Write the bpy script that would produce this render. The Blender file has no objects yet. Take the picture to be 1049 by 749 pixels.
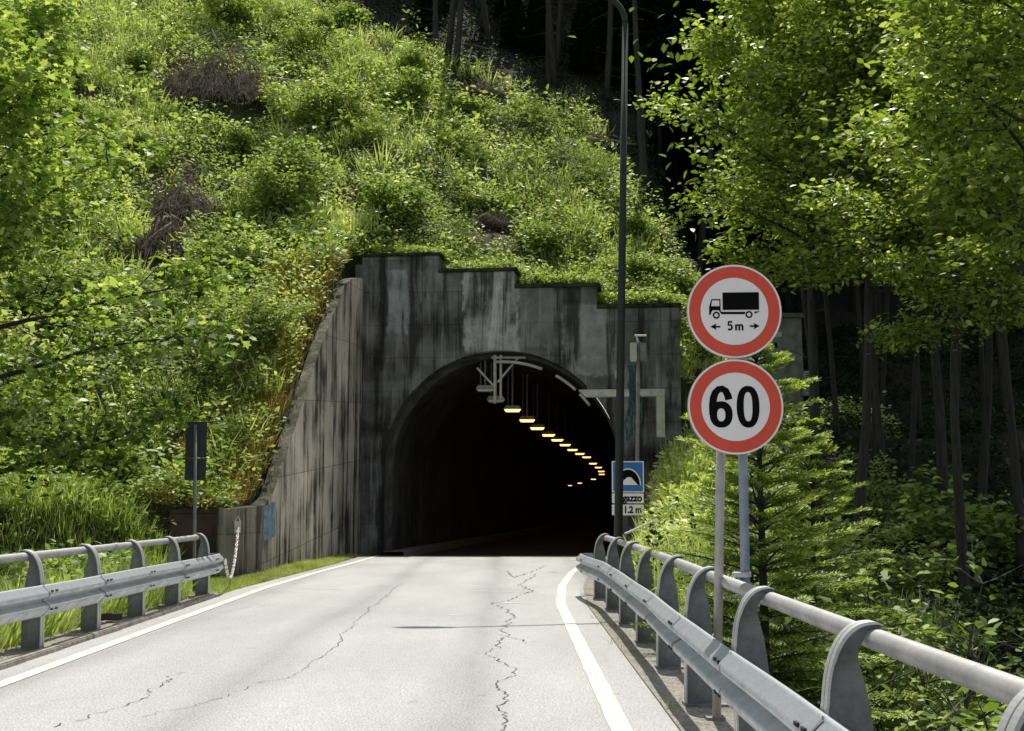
import bpy, bmesh, math, random
import numpy as np
from mathutils import Vector, Matrix
random.seed(7); RNG = np.random.default_rng(11)
sc = bpy.context.scene
COL = sc.collection
R = math.radians

# ------------------------------------------------------------------ camera
F = 1300.0; W0, H0 = 1049.0, 749.0; CAMH = 1.4; PITCH = math.atan(141.5/F)
cam_d = bpy.data.cameras.new("camera"); cam = bpy.data.objects.new("camera", cam_d); COL.objects.link(cam)
cam.location = (0, 0, CAMH); cam.rotation_euler = (math.pi/2 + PITCH, 0, 0)
cam_d.sensor_width = 36; cam_d.lens = F/W0*36; cam_d.clip_end = 2000; cam_d.clip_start = 0.05
sc.camera = cam

def at(px, py, Y):
    """point of the plane y=Y seen at photo pixel px,py"""
    a = (px-524.5)/F; b = (374.5-py)/F
    c, s = math.cos(PITCH), math.sin(PITCH)
    dy = c - b*s; dz = s + b*c
    t = Y/dy
    return Vector((a*t, Y, CAMH + dz*t))

def project(P):
    c, s = math.cos(PITCH), math.sin(PITCH)
    y = P[:, 1]; z = P[:, 2]-CAMH
    d = y*c + z*s; u = -y*s + z*c
    d = np.maximum(d, .01)
    return 524.5+F*P[:, 0]/d, 374.5-F*u/d

# ------------------------------------------------------------------ world, sun
w = bpy.data.worlds.new("World"); sc.world = w; w.use_nodes = True
nt = w.node_tree; bg = nt.nodes['Background']
sky = nt.nodes.new('ShaderNodeTexSky'); sky.sky_type = 'NISHITA'; sky.sun_disc = False
SUN_EL, SUN_AZ = R(61), R(6)
sky.sun_elevation = SUN_EL; sky.sun_rotation = SUN_AZ
hs = nt.nodes.new('ShaderNodeHueSaturation'); hs.inputs['Saturation'].default_value = .40
nt.links.new(sky.outputs[0], hs.inputs['Color']); nt.links.new(hs.outputs[0], bg.inputs[0]); bg.inputs[1].default_value = 0.15
sd = bpy.data.lights.new("sun", 'SUN'); sd.energy = 5.0; sd.angle = R(0.5); sd.color = (1, .955, .87)
sun = bpy.data.objects.new("sun", sd); COL.objects.link(sun)
sdir = Vector((math.sin(SUN_AZ)*math.cos(SUN_EL), math.cos(SUN_AZ)*math.cos(SUN_EL), math.sin(SUN_EL)))
sun.rotation_euler = sdir.to_track_quat('Z', 'Y').to_euler(); sun.location = sdir*60
sc.view_settings.view_transform = 'Standard'; sc.view_settings.look = 'None'; sc.view_settings.exposure = 0
sc.cycles.max_bounces = 8; sc.cycles.transparent_max_bounces = 8

# ------------------------------------------------------------------ node helpers
class NM:
    def __init__(s, name):
        s.m = bpy.data.materials.new(name); s.m.use_nodes = True
        s.t = s.m.node_tree; s.b = s.t.nodes['Principled BSDF']; s.out = s.t.nodes['Material Output']
    def n(s, typ, **kw):
        nd = s.t.nodes.new(typ)
        for k, v in kw.items():
            if k.startswith('i_'):
                key = k[2:]
                key = int(key) if key.isdigit() else key.replace('_', ' ')
                nd.inputs[key].default_value = v
            else: setattr(nd, k, v)
        return nd
    def l(s, a, b): s.t.links.new(a, b)
    def coord(s, kind='Object', scale=(1, 1, 1), loc=(0, 0, 0), rot=(0, 0, 0)):
        tc = s.n('ShaderNodeTexCoord'); mp = s.n('ShaderNodeMapping')
        mp.inputs['Scale'].default_value = scale; mp.inputs['Location'].default_value = loc; mp.inputs['Rotation'].default_value = rot
        s.l(tc.outputs[kind], mp.inputs[0]); return mp.outputs[0]
    def noise(s, vec, scale=1, detail=4, rough=.55, dist=0):
        nd = s.n('ShaderNodeTexNoise'); nd.inputs['Scale'].default_value = scale; nd.inputs['Detail'].default_value = detail
        nd.inputs['Roughness'].default_value = rough; nd.inputs['Distortion'].default_value = dist
        if vec is not None: s.l(vec, nd.inputs['Vector'])
        return nd.outputs['Fac']
    def ramp(s, fac, stops, interp='LINEAR'):
        nd = s.n('ShaderNodeValToRGB'); cr = nd.color_ramp; cr.interpolation = interp
        while len(cr.elements) < len(stops): cr.elements.new(.5)
        for e, (p, c) in zip(cr.elements, stops):
            e.position = p; e.color = (c, c, c, 1) if isinstance(c, (int, float)) else (*c, 1)
        s.l(fac, nd.inputs[0]); return nd.outputs[0]
    def mix(s, fac, a, b, mode='MIX'):
        nd = s.n('ShaderNodeMix'); nd.data_type = 'RGBA'; nd.blend_type = mode; nd.clamp_factor = True
        for sock, v in ((nd.inputs[0], fac), (nd.inputs[6], a), (nd.inputs[7], b)):
            if isinstance(v, (int, float)): sock.default_value = v if sock.type == 'VALUE' else (v, v, v, 1)
            elif isinstance(v, (tuple, list)): sock.default_value = (*v, 1)
            else: s.l(v, sock)
        return nd.outputs[2]
    def math(s, op, a, b=0.0, clamp=False):
        nd = s.n('ShaderNodeMath'); nd.operation = op; nd.use_clamp = clamp
        for i, v in enumerate((a, b)):
            if isinstance(v, (int, float)): nd.inputs[i].default_value = v
            else: s.l(v, nd.inputs[i])
        return nd.outputs[0]
    def sep(s, vec):
        nd = s.n('ShaderNodeSeparateXYZ'); s.l(vec, nd.inputs[0]); return nd.outputs
    def base(s, c):
        if isinstance(c, (tuple, list)): s.b.inputs['Base Color'].default_value = (*c, 1)
        else: s.l(c, s.b.inputs['Base Color'])
    def bump(s, h, strength=.3, dist=.02):
        nd = s.n('ShaderNodeBump'); nd.inputs['Strength'].default_value = strength; nd.inputs['Distance'].default_value = dist
        s.l(h, nd.inputs['Height']); s.l(nd.outputs[0], s.b.inputs['Normal'])
    def set(s, rough=.7, metal=0.0, spec=.5):
        s.b.inputs['Roughness'].default_value = rough; s.b.inputs['Metallic'].default_value = metal
        s.b.inputs['Specular IOR Level'].default_value = spec
    def boxmask(s, P, x0, x1, z0, z1, soft=.12, wob=None):
        X, Y, Z = P
        def edge(v, a, sign):
            d = s.math('SUBTRACT', v, a) if sign > 0 else s.math('SUBTRACT', a, v)
            if wob is not None: d = s.math('ADD', d, wob)
            d = s.math('DIVIDE', d, soft); return s.math('ADD', d, .5, True)
        r = s.math('MULTIPLY', edge(X, x0, 1), edge(X, x1, -1))
        return s.math('MULTIPLY', r, s.math('MULTIPLY', edge(Z, z0, 1), edge(Z, z1, -1)))

def simple(name, col, rough=.6, metal=0, var=.15, scale=6, spec=.5, bump=0):
    m = NM(name); v = m.coord()
    f = m.noise(v, scale, 5)
    c0 = tuple(x*(1-var*1.6) for x in col); c1 = tuple(min(1, x*(1+var)) for x in col)
    m.base(m.ramp(f, [(.3, c0), (.7, c1)])); m.set(rough, metal, spec)
    if bump: m.bump(m.noise(v, scale*4, 4), bump, .01)
    return m.m

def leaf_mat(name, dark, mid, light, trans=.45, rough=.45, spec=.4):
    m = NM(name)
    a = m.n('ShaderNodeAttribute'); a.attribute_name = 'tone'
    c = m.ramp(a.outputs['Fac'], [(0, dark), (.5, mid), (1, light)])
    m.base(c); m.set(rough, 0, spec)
    tr = m.n('ShaderNodeBsdfTranslucent')
    tc = m.mix(1.0, c, (1.4, 1.4, .7), 'MULTIPLY')
    m.l(tc, tr.inputs[0])
    mx = m.n('ShaderNodeMixShader'); mx.inputs[0].default_value = trans
    m.l(m.b.outputs[0], mx.inputs[1]); m.l(tr.outputs[0], mx.inputs[2]); m.l(mx.outputs[0], m.out.inputs[0])
    return m.m

M = {}
M['leaf_maple'] = leaf_mat('leaf_maple', (.02, .05, .010), (.19, .29, .05), (.62, .72, .26), .45, .5, .3)
M['leaf_tree'] = leaf_mat('leaf_tree', (.03, .06, .012), (.22, .31, .05), (.66, .74, .24), .46)
M['leaf_shrub'] = leaf_mat('leaf_shrub', (.02, .045, .013), (.20, .30, .06), (.62, .72, .28), .36, .5, .3)
M['leaf_herb'] = leaf_mat('leaf_herb', (.04, .065, .02), (.30, .40, .085), (.80, .86, .42), .36, .5, .3)
M['needle_young'] = leaf_mat('needle_young', (.010, .024, .006), (.17, .26, .035), (.70, .80, .20), .38)
M['needle_dark'] = leaf_mat('needle_dark', (.010, .022, .008), (.02, .042, .012), (.04, .07, .02), .2)
M['leaf_shaded'] = leaf_mat('leaf_shaded', (.006, .013, .004), (.022, .042, .010), (.08, .13, .03), .25, .6, .2)  # darker leaf copy: forest and ravine shade painted into its colour
M['leaf_dry'] = leaf_mat('leaf_dry', (.10, .06, .02), (.32, .22, .06), (.45, .42, .10), .3)
M['twig'] = simple('dead_twigs', (.25, .20, .15), .9, var=.5, scale=3)
M['wood'] = simple('dead_wood', (.30, .25, .2), .85, var=.4, scale=5, bump=.4)

def bark(name, c0, c1, sc_=3):
    m = NM(name); v = m.coord(scale=(6, 6, .9)); f = m.noise(v, sc_, 6, .65)
    m.base(m.ramp(f, [(.3, c0), (.7, c1)])); m.set(.9); m.bump(f, .8, .03); return m.m
M['bark'] = bark('bark', (.012, .011, .009), (.05, .046, .038))
M['bark_grey'] = bark('bark_grey', (.03, .03, .024), (.13, .12, .095))

# ------------------------------------------------------------------ mesh helpers
def setp(o, label=None, cat=None, group=None, kind=None):
    if label: o['label'] = label
    if cat: o['category'] = cat
    if group: o['group'] = group
    if kind: o['kind'] = kind
    return o
def empty(name, loc=(0, 0, 0), rot=(0, 0, 0), **k):
    o = bpy.data.objects.new(name, None); COL.objects.link(o); o.location = loc; o.rotation_euler = rot
    o.empty_display_size = .2
    return setp(o, **k)
def link(name, me, mat=None, parent=None, **k):
    o = bpy.data.objects.new(name, me); COL.objects.link(o)
    if mat is not None and not me.materials: me.materials.append(mat)
    if parent is not None: o.parent = parent
    return setp(o, **k)
def copy_tree(o, parent=None):
    c = o.copy(); COL.objects.link(c); c.parent = parent
    for ch in list(o.children): copy_tree(ch, c)
    return c

class MB:
    """collects quads / polygons in python lists"""
    def __init__(s): s.v = []; s.f = []; s.t = []
    def add(s, vs, fs):
        o = len(s.v); s.v += [tuple(p) for p in vs]; s.f += [tuple(i+o for i in f) for f in fs]
    def box(s, x0, x1, y0, y1, z0, z1, M_=None):
        vs = [Vector(p) for p in ((x0, y0, z0), (x1, y0, z0), (x1, y1, z0), (x0, y1, z0), (x0, y0, z1), (x1, y0, z1), (x1, y1, z1), (x0, y1, z1))]
        if M_: vs = [M_ @ p for p in vs]
        s.add(vs, [(3, 2, 1, 0), (4, 5, 6, 7), (0, 1, 5, 4), (1, 2, 6, 5), (2, 3, 7, 6), (3, 0, 4, 7)])
    def tube(s, pts, rad, n=8, cap=True):
        pts = [Vector(p) for p in pts]; m = len(pts)
        if not hasattr(rad, '__len__'): rad = [rad]*m
        o = len(s.v); up = None
        for i, p in enumerate(pts):
            d = (pts[min(i+1, m-1)]-pts[max(i-1, 0)])
            if d.length < 1e-9: d = Vector((0, 0, 1))
            d.normalize()
            if up is None:
                up = d.orthogonal().normalized()
            else:
                up = (up - d*up.dot(d))
                up = up.normalized() if up.length > 1e-6 else d.orthogonal().normalized()
            sd_ = d.cross(up)
            for k in range(n):
                a = 2*math.pi*k/n
                s.v.append(tuple(p + (up*math.cos(a)+sd_*math.sin(a))*rad[i]))
        for i in range(m-1):
            for k in range(n):
                k2 = (k+1) % n
                s.f.append((o+i*n+k, o+i*n+k2, o+(i+1)*n+k2, o+(i+1)*n+k))
        if cap:
            s.f.append(tuple(o+k for k in range(n-1, -1, -1))); s.f.append(tuple(o+(m-1)*n+k for k in range(n)))
    def prism(s, outline, a, b, axis='y'):
        """outline = 2D (x,z) points counter clockwise seen from -Y, extruded from y=a to y=b"""
        n = len(outline); o = len(s.v)
        for yy in (a, b):
            for (x, z) in outline: s.v.append((x, yy, z))
        s.f.append(tuple(o+i for i in range(n))); s.f.append(tuple(o+n+i for i in range(n-1, -1, -1)))
        for i in range(n):
            j = (i+1) % n; s.f.append((o+j, o+i, o+n+i, o+n+j))
    def parts(s, name, mat, parent=None, smooth=False, bevel=0):
        """one object for every separate piece"""
        root = list(range(len(s.v)))
        def fd(i):
            while root[i] != i: root[i] = root[root[i]]; i = root[i]
            return i
        for f in s.f:
            for i in f[1:]: root[fd(i)] = fd(f[0])
        gr = {}
        for f in s.f: gr.setdefault(fd(f[0]), []).append(f)
        out = []
        for fs in gr.values():
            used = sorted({i for f in fs for i in f}); mp_ = {u: k for k, u in enumerate(used)}
            q = MB(); q.v = [s.v[u] for u in used]; q.f = [tuple(mp_[i] for i in f) for f in fs]
            out.append(q.build(name, mat, parent, smooth, bevel))
        return out
    def mesh(s, name, smooth=False, bevel=0):
        me = bpy.data.meshes.new(name); me.from_pydata(s.v, [], s.f); me.validate(); me.update()
        if bevel:
            bm = bmesh.new(); bm.from_mesh(me)
            bmesh.ops.recalc_face_normals(bm, faces=bm.faces)
            ed = [e for e in bm.edges if len(e.link_faces) == 2 and e.calc_face_angle(0) > R(40)]
            bmesh.ops.bevel(bm, geom=ed, offset=bevel, segments=2, affect='EDGES', clamp_overlap=True)
            bm.to_mesh(me); bm.free()
        if smooth:
            me.polygons.foreach_set('use_smooth', [True]*len(me.polygons))
        return me
    def build(s, name, mat, parent=None, smooth=False, bevel=0, **k):
        return link(name, s.mesh(name, smooth, bevel), mat, parent, **k)

def np_mesh(name, V, Fq, tone=None, tones_per_vert=None):
    """V (n,3); Fq (m,k) faces of k corners"""
    me = bpy.data.meshes.new(name); nv, (nf, k) = len(V), Fq.shape
    me.vertices.add(nv); me.vertices.foreach_set('co', V.astype(np.float32).ravel())
    me.loops.add(nf*k); me.loops.foreach_set('vertex_index', Fq.astype(np.int32).ravel())
    me.polygons.add(nf); me.polygons.foreach_set('loop_start', (np.arange(nf)*k).astype(np.int32))
    me.polygons.foreach_set('loop_total', np.full(nf, k, np.int32))
    if tones_per_vert is not None:
        at_ = me.attributes.new('tone', 'FLOAT', 'POINT'); at_.data.foreach_set('value', tones_per_vert.astype(np.float32))
    me.update(calc_edges=True); return me

LEAFSHAPES = {
  'oval': np.array([[0, 0, 0], [-.27, .35, .06], [-.2, .72, .03], [0, 1, -.06], [.2, .72, .03], [.27, .35, .06]]),
  'diamond': np.array([[0, 0, 0], [-.24, .45, .05], [0, 1, -.05], [.24, .45, .05]]),
  'blade': np.array([[-.035, 0, 0], [-.02, .55, .0], [0, 1, -.12], [.02, .55, .0]]),
  'needle': np.array([[-.10, 0, 0], [-.08, .9, 0], [0, 1, 0], [.10, .5, 0]]),
  'lobed': np.array([[0, 0, 0], [-.5, .12, .06], [-.30, .36, .03], [-.55, .68, 0], [-.2, .66, .03], [0, 1.05, -.1], [.2, .66, .03], [.55, .68, 0], [.30, .36, .03], [.5, .12, .06]]),
}
def norm(a): return a/np.maximum(np.linalg.norm(a, axis=1, keepdims=True), 1e-9)
def leaf_arrays(P, D, Nn, size, tone, shape):
    L = LEAFSHAPES[shape]; k = len(L); n = len(P)
    D = norm(D); S = norm(np.cross(D, Nn)); U = np.cross(S, D)
    sz = np.broadcast_to(np.asarray(size, float), (n,))[:, None, None]
    V = P[:, None, :] + sz*(L[None, :, 0:1]*S[:, None, :] + L[None, :, 1:2]*D[:, None, :] + L[None, :, 2:3]*U[:, None, :])
    Fq = np.arange(n*k).reshape(n, k)
    return V.reshape(-1, 3), Fq, np.repeat(np.clip(tone, 0, 1), k)
def merge(arrs):
    V = []; Fs = []; T = []; o = 0
    for v, f, t in arrs:
        V.append(v); Fs.append(f+o); T.append(t); o += len(v)
    return np.concatenate(V), np.concatenate(Fs), np.concatenate(T)
def leaf_object(name, arrs, mat, parent=None, **k):
    V, Fq, T = merge(arrs)
    return link(name, np_mesh(name, V, Fq, tones_per_vert=T), mat, parent, **k)

def rnd_dirs(n, zmin=-1, zmax=1):
    z = RNG.uniform(zmin, zmax, n); a = RNG.uniform(0, 2*np.pi, n); r = np.sqrt(np.maximum(0, 1-z*z))
    return np.stack([r*np.cos(a), r*np.sin(a), z], 1)

# ------------------------------------------------------------------ terrain
PH = math.atan(.12); PO = Vector((-.35, 38.55, -.25))      # portal frame
def sstep(a, b, x): t = np.clip((x-a)/(b-a), 0, 1); return t*t*(3-2*t)
def vnoise(x, y, s, seed=0):
    r = np.random.default_rng(seed); out = 0
    for k in range(7):
        a = r.uniform(0, 2*np.pi); f = s*r.uniform(.6, 1.8); p = r.uniform(0, 6.28); q = r.uniform(0, 6.28)
        out = out + np.sin((x*np.cos(a)+y*np.sin(a))*f + p + 1.3*np.sin((y*np.cos(a)-x*np.sin(a))*f*.6+q))
    return out/7*1.6
def wing_x(y): return -5.25 + .0517*(y-27)
def road_z(y): return -.25*sstep(34.3, 38.2, y)
def road_xl(y): return np.interp(y, [-60, 9, 15, 21, 30, 36, 39, 60], [-4.3, -4.3, -4.38, -4.5, -4.1, -4.0, -4.0, -3.9])
def road_xr(y): return np.interp(y, [-60, 18, 22, 26, 30.6, 34.5, 39], [.68, .68, .86, 1.2, 1.74, 2.45, 3.1])
def portal_uv(x, y):
    c, s = math.cos(PH), math.sin(PH); dx = x-PO.x; dy = y-PO.y
    return dx*c - dy*s, dx*s + dy*c
def hill_h(x, y):
    yt = 24.6 + .33*np.minimum(x+6, 0); yt = np.maximum(yt, 13)
    d = y-yt
    L = np.interp(d, [-30, -.2, .5, 2.4, 3.1, 11.4, 15], [-.25, -.2, 1.25, 1.55, 1.85, 8.1, 9.3]) + .72*np.maximum(d-15, 0)
    L = np.where(x < -8, np.minimum(L, np.interp(d, [-30, -2.5, 15], [-.3, -.2, 9.1]) + .72*np.maximum(d-15, 0)), L)
    B = 8.75 - .26*(x+4.6) + .72*(y-40)
    RR = np.interp(y, [-60, 5, 12, 20, 28, 33, 34.2, 38, 45, 60, 100, 250], [-3, -3, -2.3, -.8, .4, .9, 1.2, 3.3, 4.1, 11, 38, 140])
    h = L*(1-sstep(-5, -2, x)) + B*sstep(-5, -2, x)
    wr = sstep(5.6, 9.0, x)
    wr = np.where((y < 39) & (x > 5.3), 1.0, wr)
    h2 = h*(1-wr) + RR*wr
    return np.where(x > 0, h2, h)
def is_hill(x, y):
    u, v = portal_uv(x, y)
    behind = (v > .5)
    leftw = (x < wing_x(y)-.40) & (y > 25.4)
    return (behind | leftw | (y >= 60))
def low_h(x, y):
    """ground in front: road bed, verges, left grass, right embankment"""
    rz = road_z(y)-.03
    xe = road_xr(y)
    L = hill_h(np.minimum(x, -6.0), y)
    k_ = sstep(20.5, 23, y); a1 = -5.0-1.45*k_; t_ = np.clip((a1-x)/1.2, 0, 1); t_ = t_*t_*(3-2*t_)
    left = np.where(x < -5, L*t_ + (rz-.02)*(1-t_), rz)
    left = np.where((y > 25) & (x > -6.2), rz, left)
    RR = np.interp(y, [-60, 5, 12, 20, 28, 33, 34.2, 38, 45], [-3, -3, -2.3, -.8, .4, .9, 1.2, 3.3, 4.1])
    a = np.interp(y, [0, 18, 24, 30, 35, 39], [1.05, 1.1, .9, .7, .75, .8]); 
    b = np.interp(y, [0, 14, 24, 30, 35, 39], [2.6, 2.2, 1.7, 1.3, 1.3, 1.3])
    t = sstep(0, 1, (x-(xe+a))/(b-0.0))
    right = rz*(1-t)+RR*t
    return np.where(x < -4, left, right)
def terrain(x, y):
    x = np.asarray(x, float); y = np.asarray(y, float)
    hl = is_hill(x, y)
    h = np.where(hl, hill_h(x, y), low_h(x, y))
    amp = np.where(hl, .33, 0.0)*sstep(25.5, 30, y) + np.where((x > 4) | (x < -7), .22, 0)*(~hl)
    uu, vv = portal_uv(x, y); amp = amp*np.where(hl & (uu > -6) & (uu < 6.5), sstep(1.2, 3.5, vv)+ (uu < -4.9)*.4, 1)
    h = h + amp*vnoise(x, y, .9, 3) + amp*.5*vnoise(x, y, 2.3, 4)
    return h

xs = np.unique(np.round(np.concatenate([np.arange(-300, -40, 12), np.arange(-40, -14, 1.0), np.arange(-14, 14, .25), np.arange(14, 40, 1.0), np.arange(40, 301, 12)]), 3))
ys = np.unique(np.round(np.concatenate([np.arange(-200, -10, 12), np.arange(-10, 12, 1.0), np.arange(12, 56, .25), np.arange(56, 90, 1.0), np.arange(90, 400, 8)]), 3))
X, Y = np.meshgrid(xs, ys, indexing='ij'); Z = terrain(X, Y)
hl = is_hill(X, Y); u_, v_ = portal_uv(X, Y)
a = hl[:-1, :-1].astype(int)+hl[1:, :-1]+hl[1:, 1:]+hl[:-1, 1:]
xc = (X[:-1, :-1]+X[1:, 1:])/2; yc = (Y[:-1, :-1]+Y[1:, 1:])/2; uc, vc = portal_uv(xc, yc)
strad = (a > 0) & (a < 4)
hole = strad & (((np.abs(vc-.5) < .36) & (uc > -4.3) & (uc < 5.4)))
NX, NY = len(xs), len(ys)
idx = np.arange(NX*NY).reshape(NX, NY)
Fq = np.stack([idx[:-1, :-1], idx[1:, :-1], idx[1:, 1:], idx[:-1, 1:]], -1)[~hole]
me = np_mesh('ground', np.stack([X.ravel(), Y.ravel(), Z.ravel()], 1), Fq)
me.polygons.foreach_set('use_smooth', [True]*len(me.polygons))
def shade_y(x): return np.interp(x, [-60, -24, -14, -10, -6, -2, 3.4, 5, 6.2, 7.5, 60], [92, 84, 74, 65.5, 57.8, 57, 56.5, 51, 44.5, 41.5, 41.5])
lit = sstep(-2, 3, Y-shade_y(X)); lit = np.maximum(lit, ((X > 6) & (Y < 60))*.85)  # mask for painted shade on the forest floor and right-hand ground
at_ = me.attributes.new('shadow', 'FLOAT', 'POINT'); at_.data.foreach_set('value', lit.ravel().astype(np.float32))
m = NM('soil'); v = m.coord(); la = m.n('ShaderNodeAttribute'); la.attribute_name = 'shadow'
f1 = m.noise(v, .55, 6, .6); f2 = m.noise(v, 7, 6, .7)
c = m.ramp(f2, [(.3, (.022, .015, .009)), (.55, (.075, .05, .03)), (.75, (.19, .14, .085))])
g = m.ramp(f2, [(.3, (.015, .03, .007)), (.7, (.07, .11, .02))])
m.base(m.mix(la.outputs['Fac'], m.mix(m.ramp(f1, [(.40, 0), (.55, 1)]), c, g), m.ramp(f2, [(.3, (.008, .007, .005)), (.75, (.04, .03, .02))]))); m.set(.95); m.bump(f2, 1, .12)  # near-black mixed in where the mask paints forest shade on the soil
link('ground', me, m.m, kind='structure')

# ------------------------------------------------------------------ road
def strip(name, ysamp, fl, fr, zoff, mat, parent=None, nx=1, **k):
    mb = MB(); n = 0
    for y in ysamp:
        for j in range(nx+1):
            x = fl(y)+(fr(y)-fl(y))*j/nx; mb.v.append((float(x), float(y), float(road_z(y)+zoff)))
    for i in range(len(ysamp)-1):
        for j in range(nx):
            a_ = i*(nx+1)+j; mb.f.append((a_, a_+1, a_+nx+2, a_+nx+1))
    return mb.build(name, mat, parent, **k)
m = NM('asphalt'); v = m.coord()
agg = m.noise(v, 60, 4, .75); mid = m.noise(v, 9, 5, .6); big = m.noise(m.coord(scale=(1, .35, 1)), .8, 5, .6)
c = m.ramp(agg, [(.32, (.18, .178, .172)), (.5, (.44, .437, .43)), (.68, (.72, .715, .70))])
c = m.mix(.7, c, m.ramp(big, [(.3, (.80, .79, .78)), (.7, (1.08, 1.08, 1.07))]), 'MULTIPLY')
c = m.mix(.5, c, m.ramp(mid, [(.3, .82), (.7, 1.08)]), 'MULTIPLY')
pz = m.sep(v); tr = m.math('ABSOLUTE', m.math('SINE', m.math('ADD', m.math('MULTIPLY', pz[0], 1.75), m.math('MULTIPLY', m.noise(m.coord(scale=(1, .12, 1)), 1.0, 3), 1.2))))
c = m.mix(.55, c, m.ramp(tr, [(0, .68), (.6, 1.08)]), 'MULTIPLY')
c = m.mix(m.math('MULTIPLY', m.ramp(m.noise(m.coord(scale=(1.2, .5, 1)), .45, 2, .4), [(.50, 0), (.62, 1)]), .14), c, (.22, .215, .21))
spots = m.ramp(m.noise(v, 3.3, 4, .6), [(.66, 0), (.72, 1)])
c = m.mix(m.math('MULTIPLY', spots, .35), c, (.16, .15, .14))
m.base(c); m.set(.85, 0, .3); m.bump(agg, .5, .006)
yy = np.concatenate([np.arange(-60, 0, 4), np.arange(0, 40, .5)])
tunnelmat = NM('asphalt_dim'); 
road = strip('road', yy, lambda y: road_xl(y)-.02, lambda y: road_xr(y)+.42, 0, m.m, nx=6, kind='structure')
M['asphalt'] = m.m
m = NM('white_road_paint'); v = m.coord(); f = m.noise(v, 14, 6, .7); f2 = m.noise(v, 70, 3)
c = m.mix(m.ramp(f, [(.54, 0), (.68, .75)]), m.ramp(f2, [(.3, (.58, .55, .45)), (.6, (.84, .80, .66))]), (.33, .32, .3)); m.base(c); m.set(.7, 0, .3)
M['paint'] = m.m
def lx(y): return np.interp(y, [-60, 9.8, 15.2, 21.3, 26, 30, 34, 38], [-3.95, -3.97, -4.05, -4.13, -4.0, -3.8, -3.62, -3.55])
yy2 = np.concatenate([np.arange(-20, 0, 4), np.arange(0, 38.6, .5)])
strip('road_line', yy2, lambda y: lx(y)-.068, lambda y: lx(y)+.068, .006, M['paint'], kind='structure')
strip('road_line', yy2, lambda y: road_xr(y)-.068+.004*np.sin(y*5), lambda y: road_xr(y)+.068+.004*np.sin(y*7), .006, M['paint'], kind='structure')
# gravel verges
m = NM('gravel'); v = m.coord(); vo = m.n('ShaderNodeTexVoronoi', i_Scale=38.0); m.l(v, vo.inputs['Vector'])
c = m.mix(.5, m.ramp(m.noise(v, 30, 5, .7), [(.3, (.13, .12, .10)), (.7, (.52, .5, .46))]), m.ramp(vo.outputs['Distance'], [(0, .95), (.6, .3)]), 'MULTIPLY')
m.base(m.mix(m.ramp(m.noise(v, 1.6, 4), [(.5, 0), (.7, .6)]), m.mix(1, c, (1.25, 1.22, 1.15), 'MULTIPLY'), (.10, .085, .05))); m.set(.95); m.bump(vo.outputs['Distance'], .8, .02)
M['gravel'] = m.m
strip('gravel_verge', np.arange(-10, 38, .5), lambda y: road_xr(y)+.36, lambda y: road_xr(y)+1.2, .012, M['gravel'], nx=3, kind='structure')
strip('gravel_verge', np.arange(-10, 20.5, .5), lambda y: -4.85, lambda y: road_xl(y)+.0, .02, M['gravel'], nx=2, kind='structure')
# low kerb along the left edge
M['kerb'] = simple('kerb_concrete', (.34, .31, .27), .9, var=.3, scale=9, bump=.4)
mb = MB(); ks = np.arange(-4, 18.6, .97)
for y in ks:
    xk = float(road_xl(y)); j = random.uniform(-.012, .012)
    mb.box(xk-.11+j, xk-.0+j, y, y+.95, -.05, .055+random.uniform(-.01, .01))
mb.build('kerb', M['kerb'], bevel=.012, kind='structure')

# cracks, expansion joint
M['crack'] = simple('crack_tar', (.10, .095, .085), .95, var=.4, scale=30)
def ground_pt(px, py):
    t = at(px, py, 1.0); d = (t.z-CAMH); y = -CAMH/d; return (t.x*y, y)
def crack(pixels, wid, seed, jit=.03):
    r = random.Random(seed); pts = [Vector(ground_pt(*p)) for p in pixels]; fine = []
    for a_, b_ in zip(pts[:-1], pts[1:]):
        n = max(2, int((b_-a_).length/.06)); off = 0
        for i in range(n):
            t = i/n; off = off*.75 + r.uniform(-jit, jit)
            p = a_.lerp(b_, t); fine.append((p.x+off*min(1, p.y/9), p.y+r.uniform(-.01, .01)))
    mb = MB()
    for i, (x, y) in enumerate(fine):
        w_ = wid*r.uniform(.2, 1.0)*(.5+.035*y)
        mb.v += [(x-w_, y, .004), (x+w_, y, .004)]
    for i in range(len(fine)-1):
        if r.random() < .10: continue
        mb.f.append((2*i, 2*i+1, 2*i+3, 2*i+2))
    mb.build('crack', M['crack'], road)
crack([(517, 749), (516, 722), (508, 700), (526, 692), (516, 678), (500, 671), (512, 664), (519, 648), (512, 645), (528, 630), (505, 619), (530, 611), (545, 606), (533, 600), (548, 588)], .009, 1, .035)
crack([(512, 650), (535, 656), (542, 660)], .008, 21, .03)
crack([(300, 692), (318, 680), (340, 664), (360, 643), (384, 620), (410, 598)], .005, 2, .022)
crack([(150, 735), (200, 722), (244, 707), (262, 699), (300, 692)], .006, 3, .05)
crack([(60, 745), (95, 734), (140, 716), (165, 702), (190, 688)], .009, 4, .05)
crack([(310, 621), (380, 623), (420, 622)], .003, 5, .015)
crack([(395, 696), (410, 697)], .006, 6, .02)
crack([(225, 628), (262, 622), (290, 618)], .006, 8, .03)
crack([(520, 585), (527, 592), (560, 580)], .01, 9, .03)
mb = MB()
for (a_, b_, c_) in (((480, 605.5), (545, 607), .05), ((500, 617), (545, 619), .04), ((455, 630), (472, 631), .05), ((300, 603), (345, 604), .03)):
    p = ground_pt(*a_); q = ground_pt(*b_)
    mb.add([(p[0], p[1]-c_, .003), (q[0], q[1]-c_*.4, .003), (q[0]+.05, q[1]+c_*.4, .003), (p[0]+.1, p[1]+c_, .003)], [(0, 1, 2, 3)])
mb.parts('scrape_mark', simple('scrape', (.55, .54, .52), .8), road)

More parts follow.
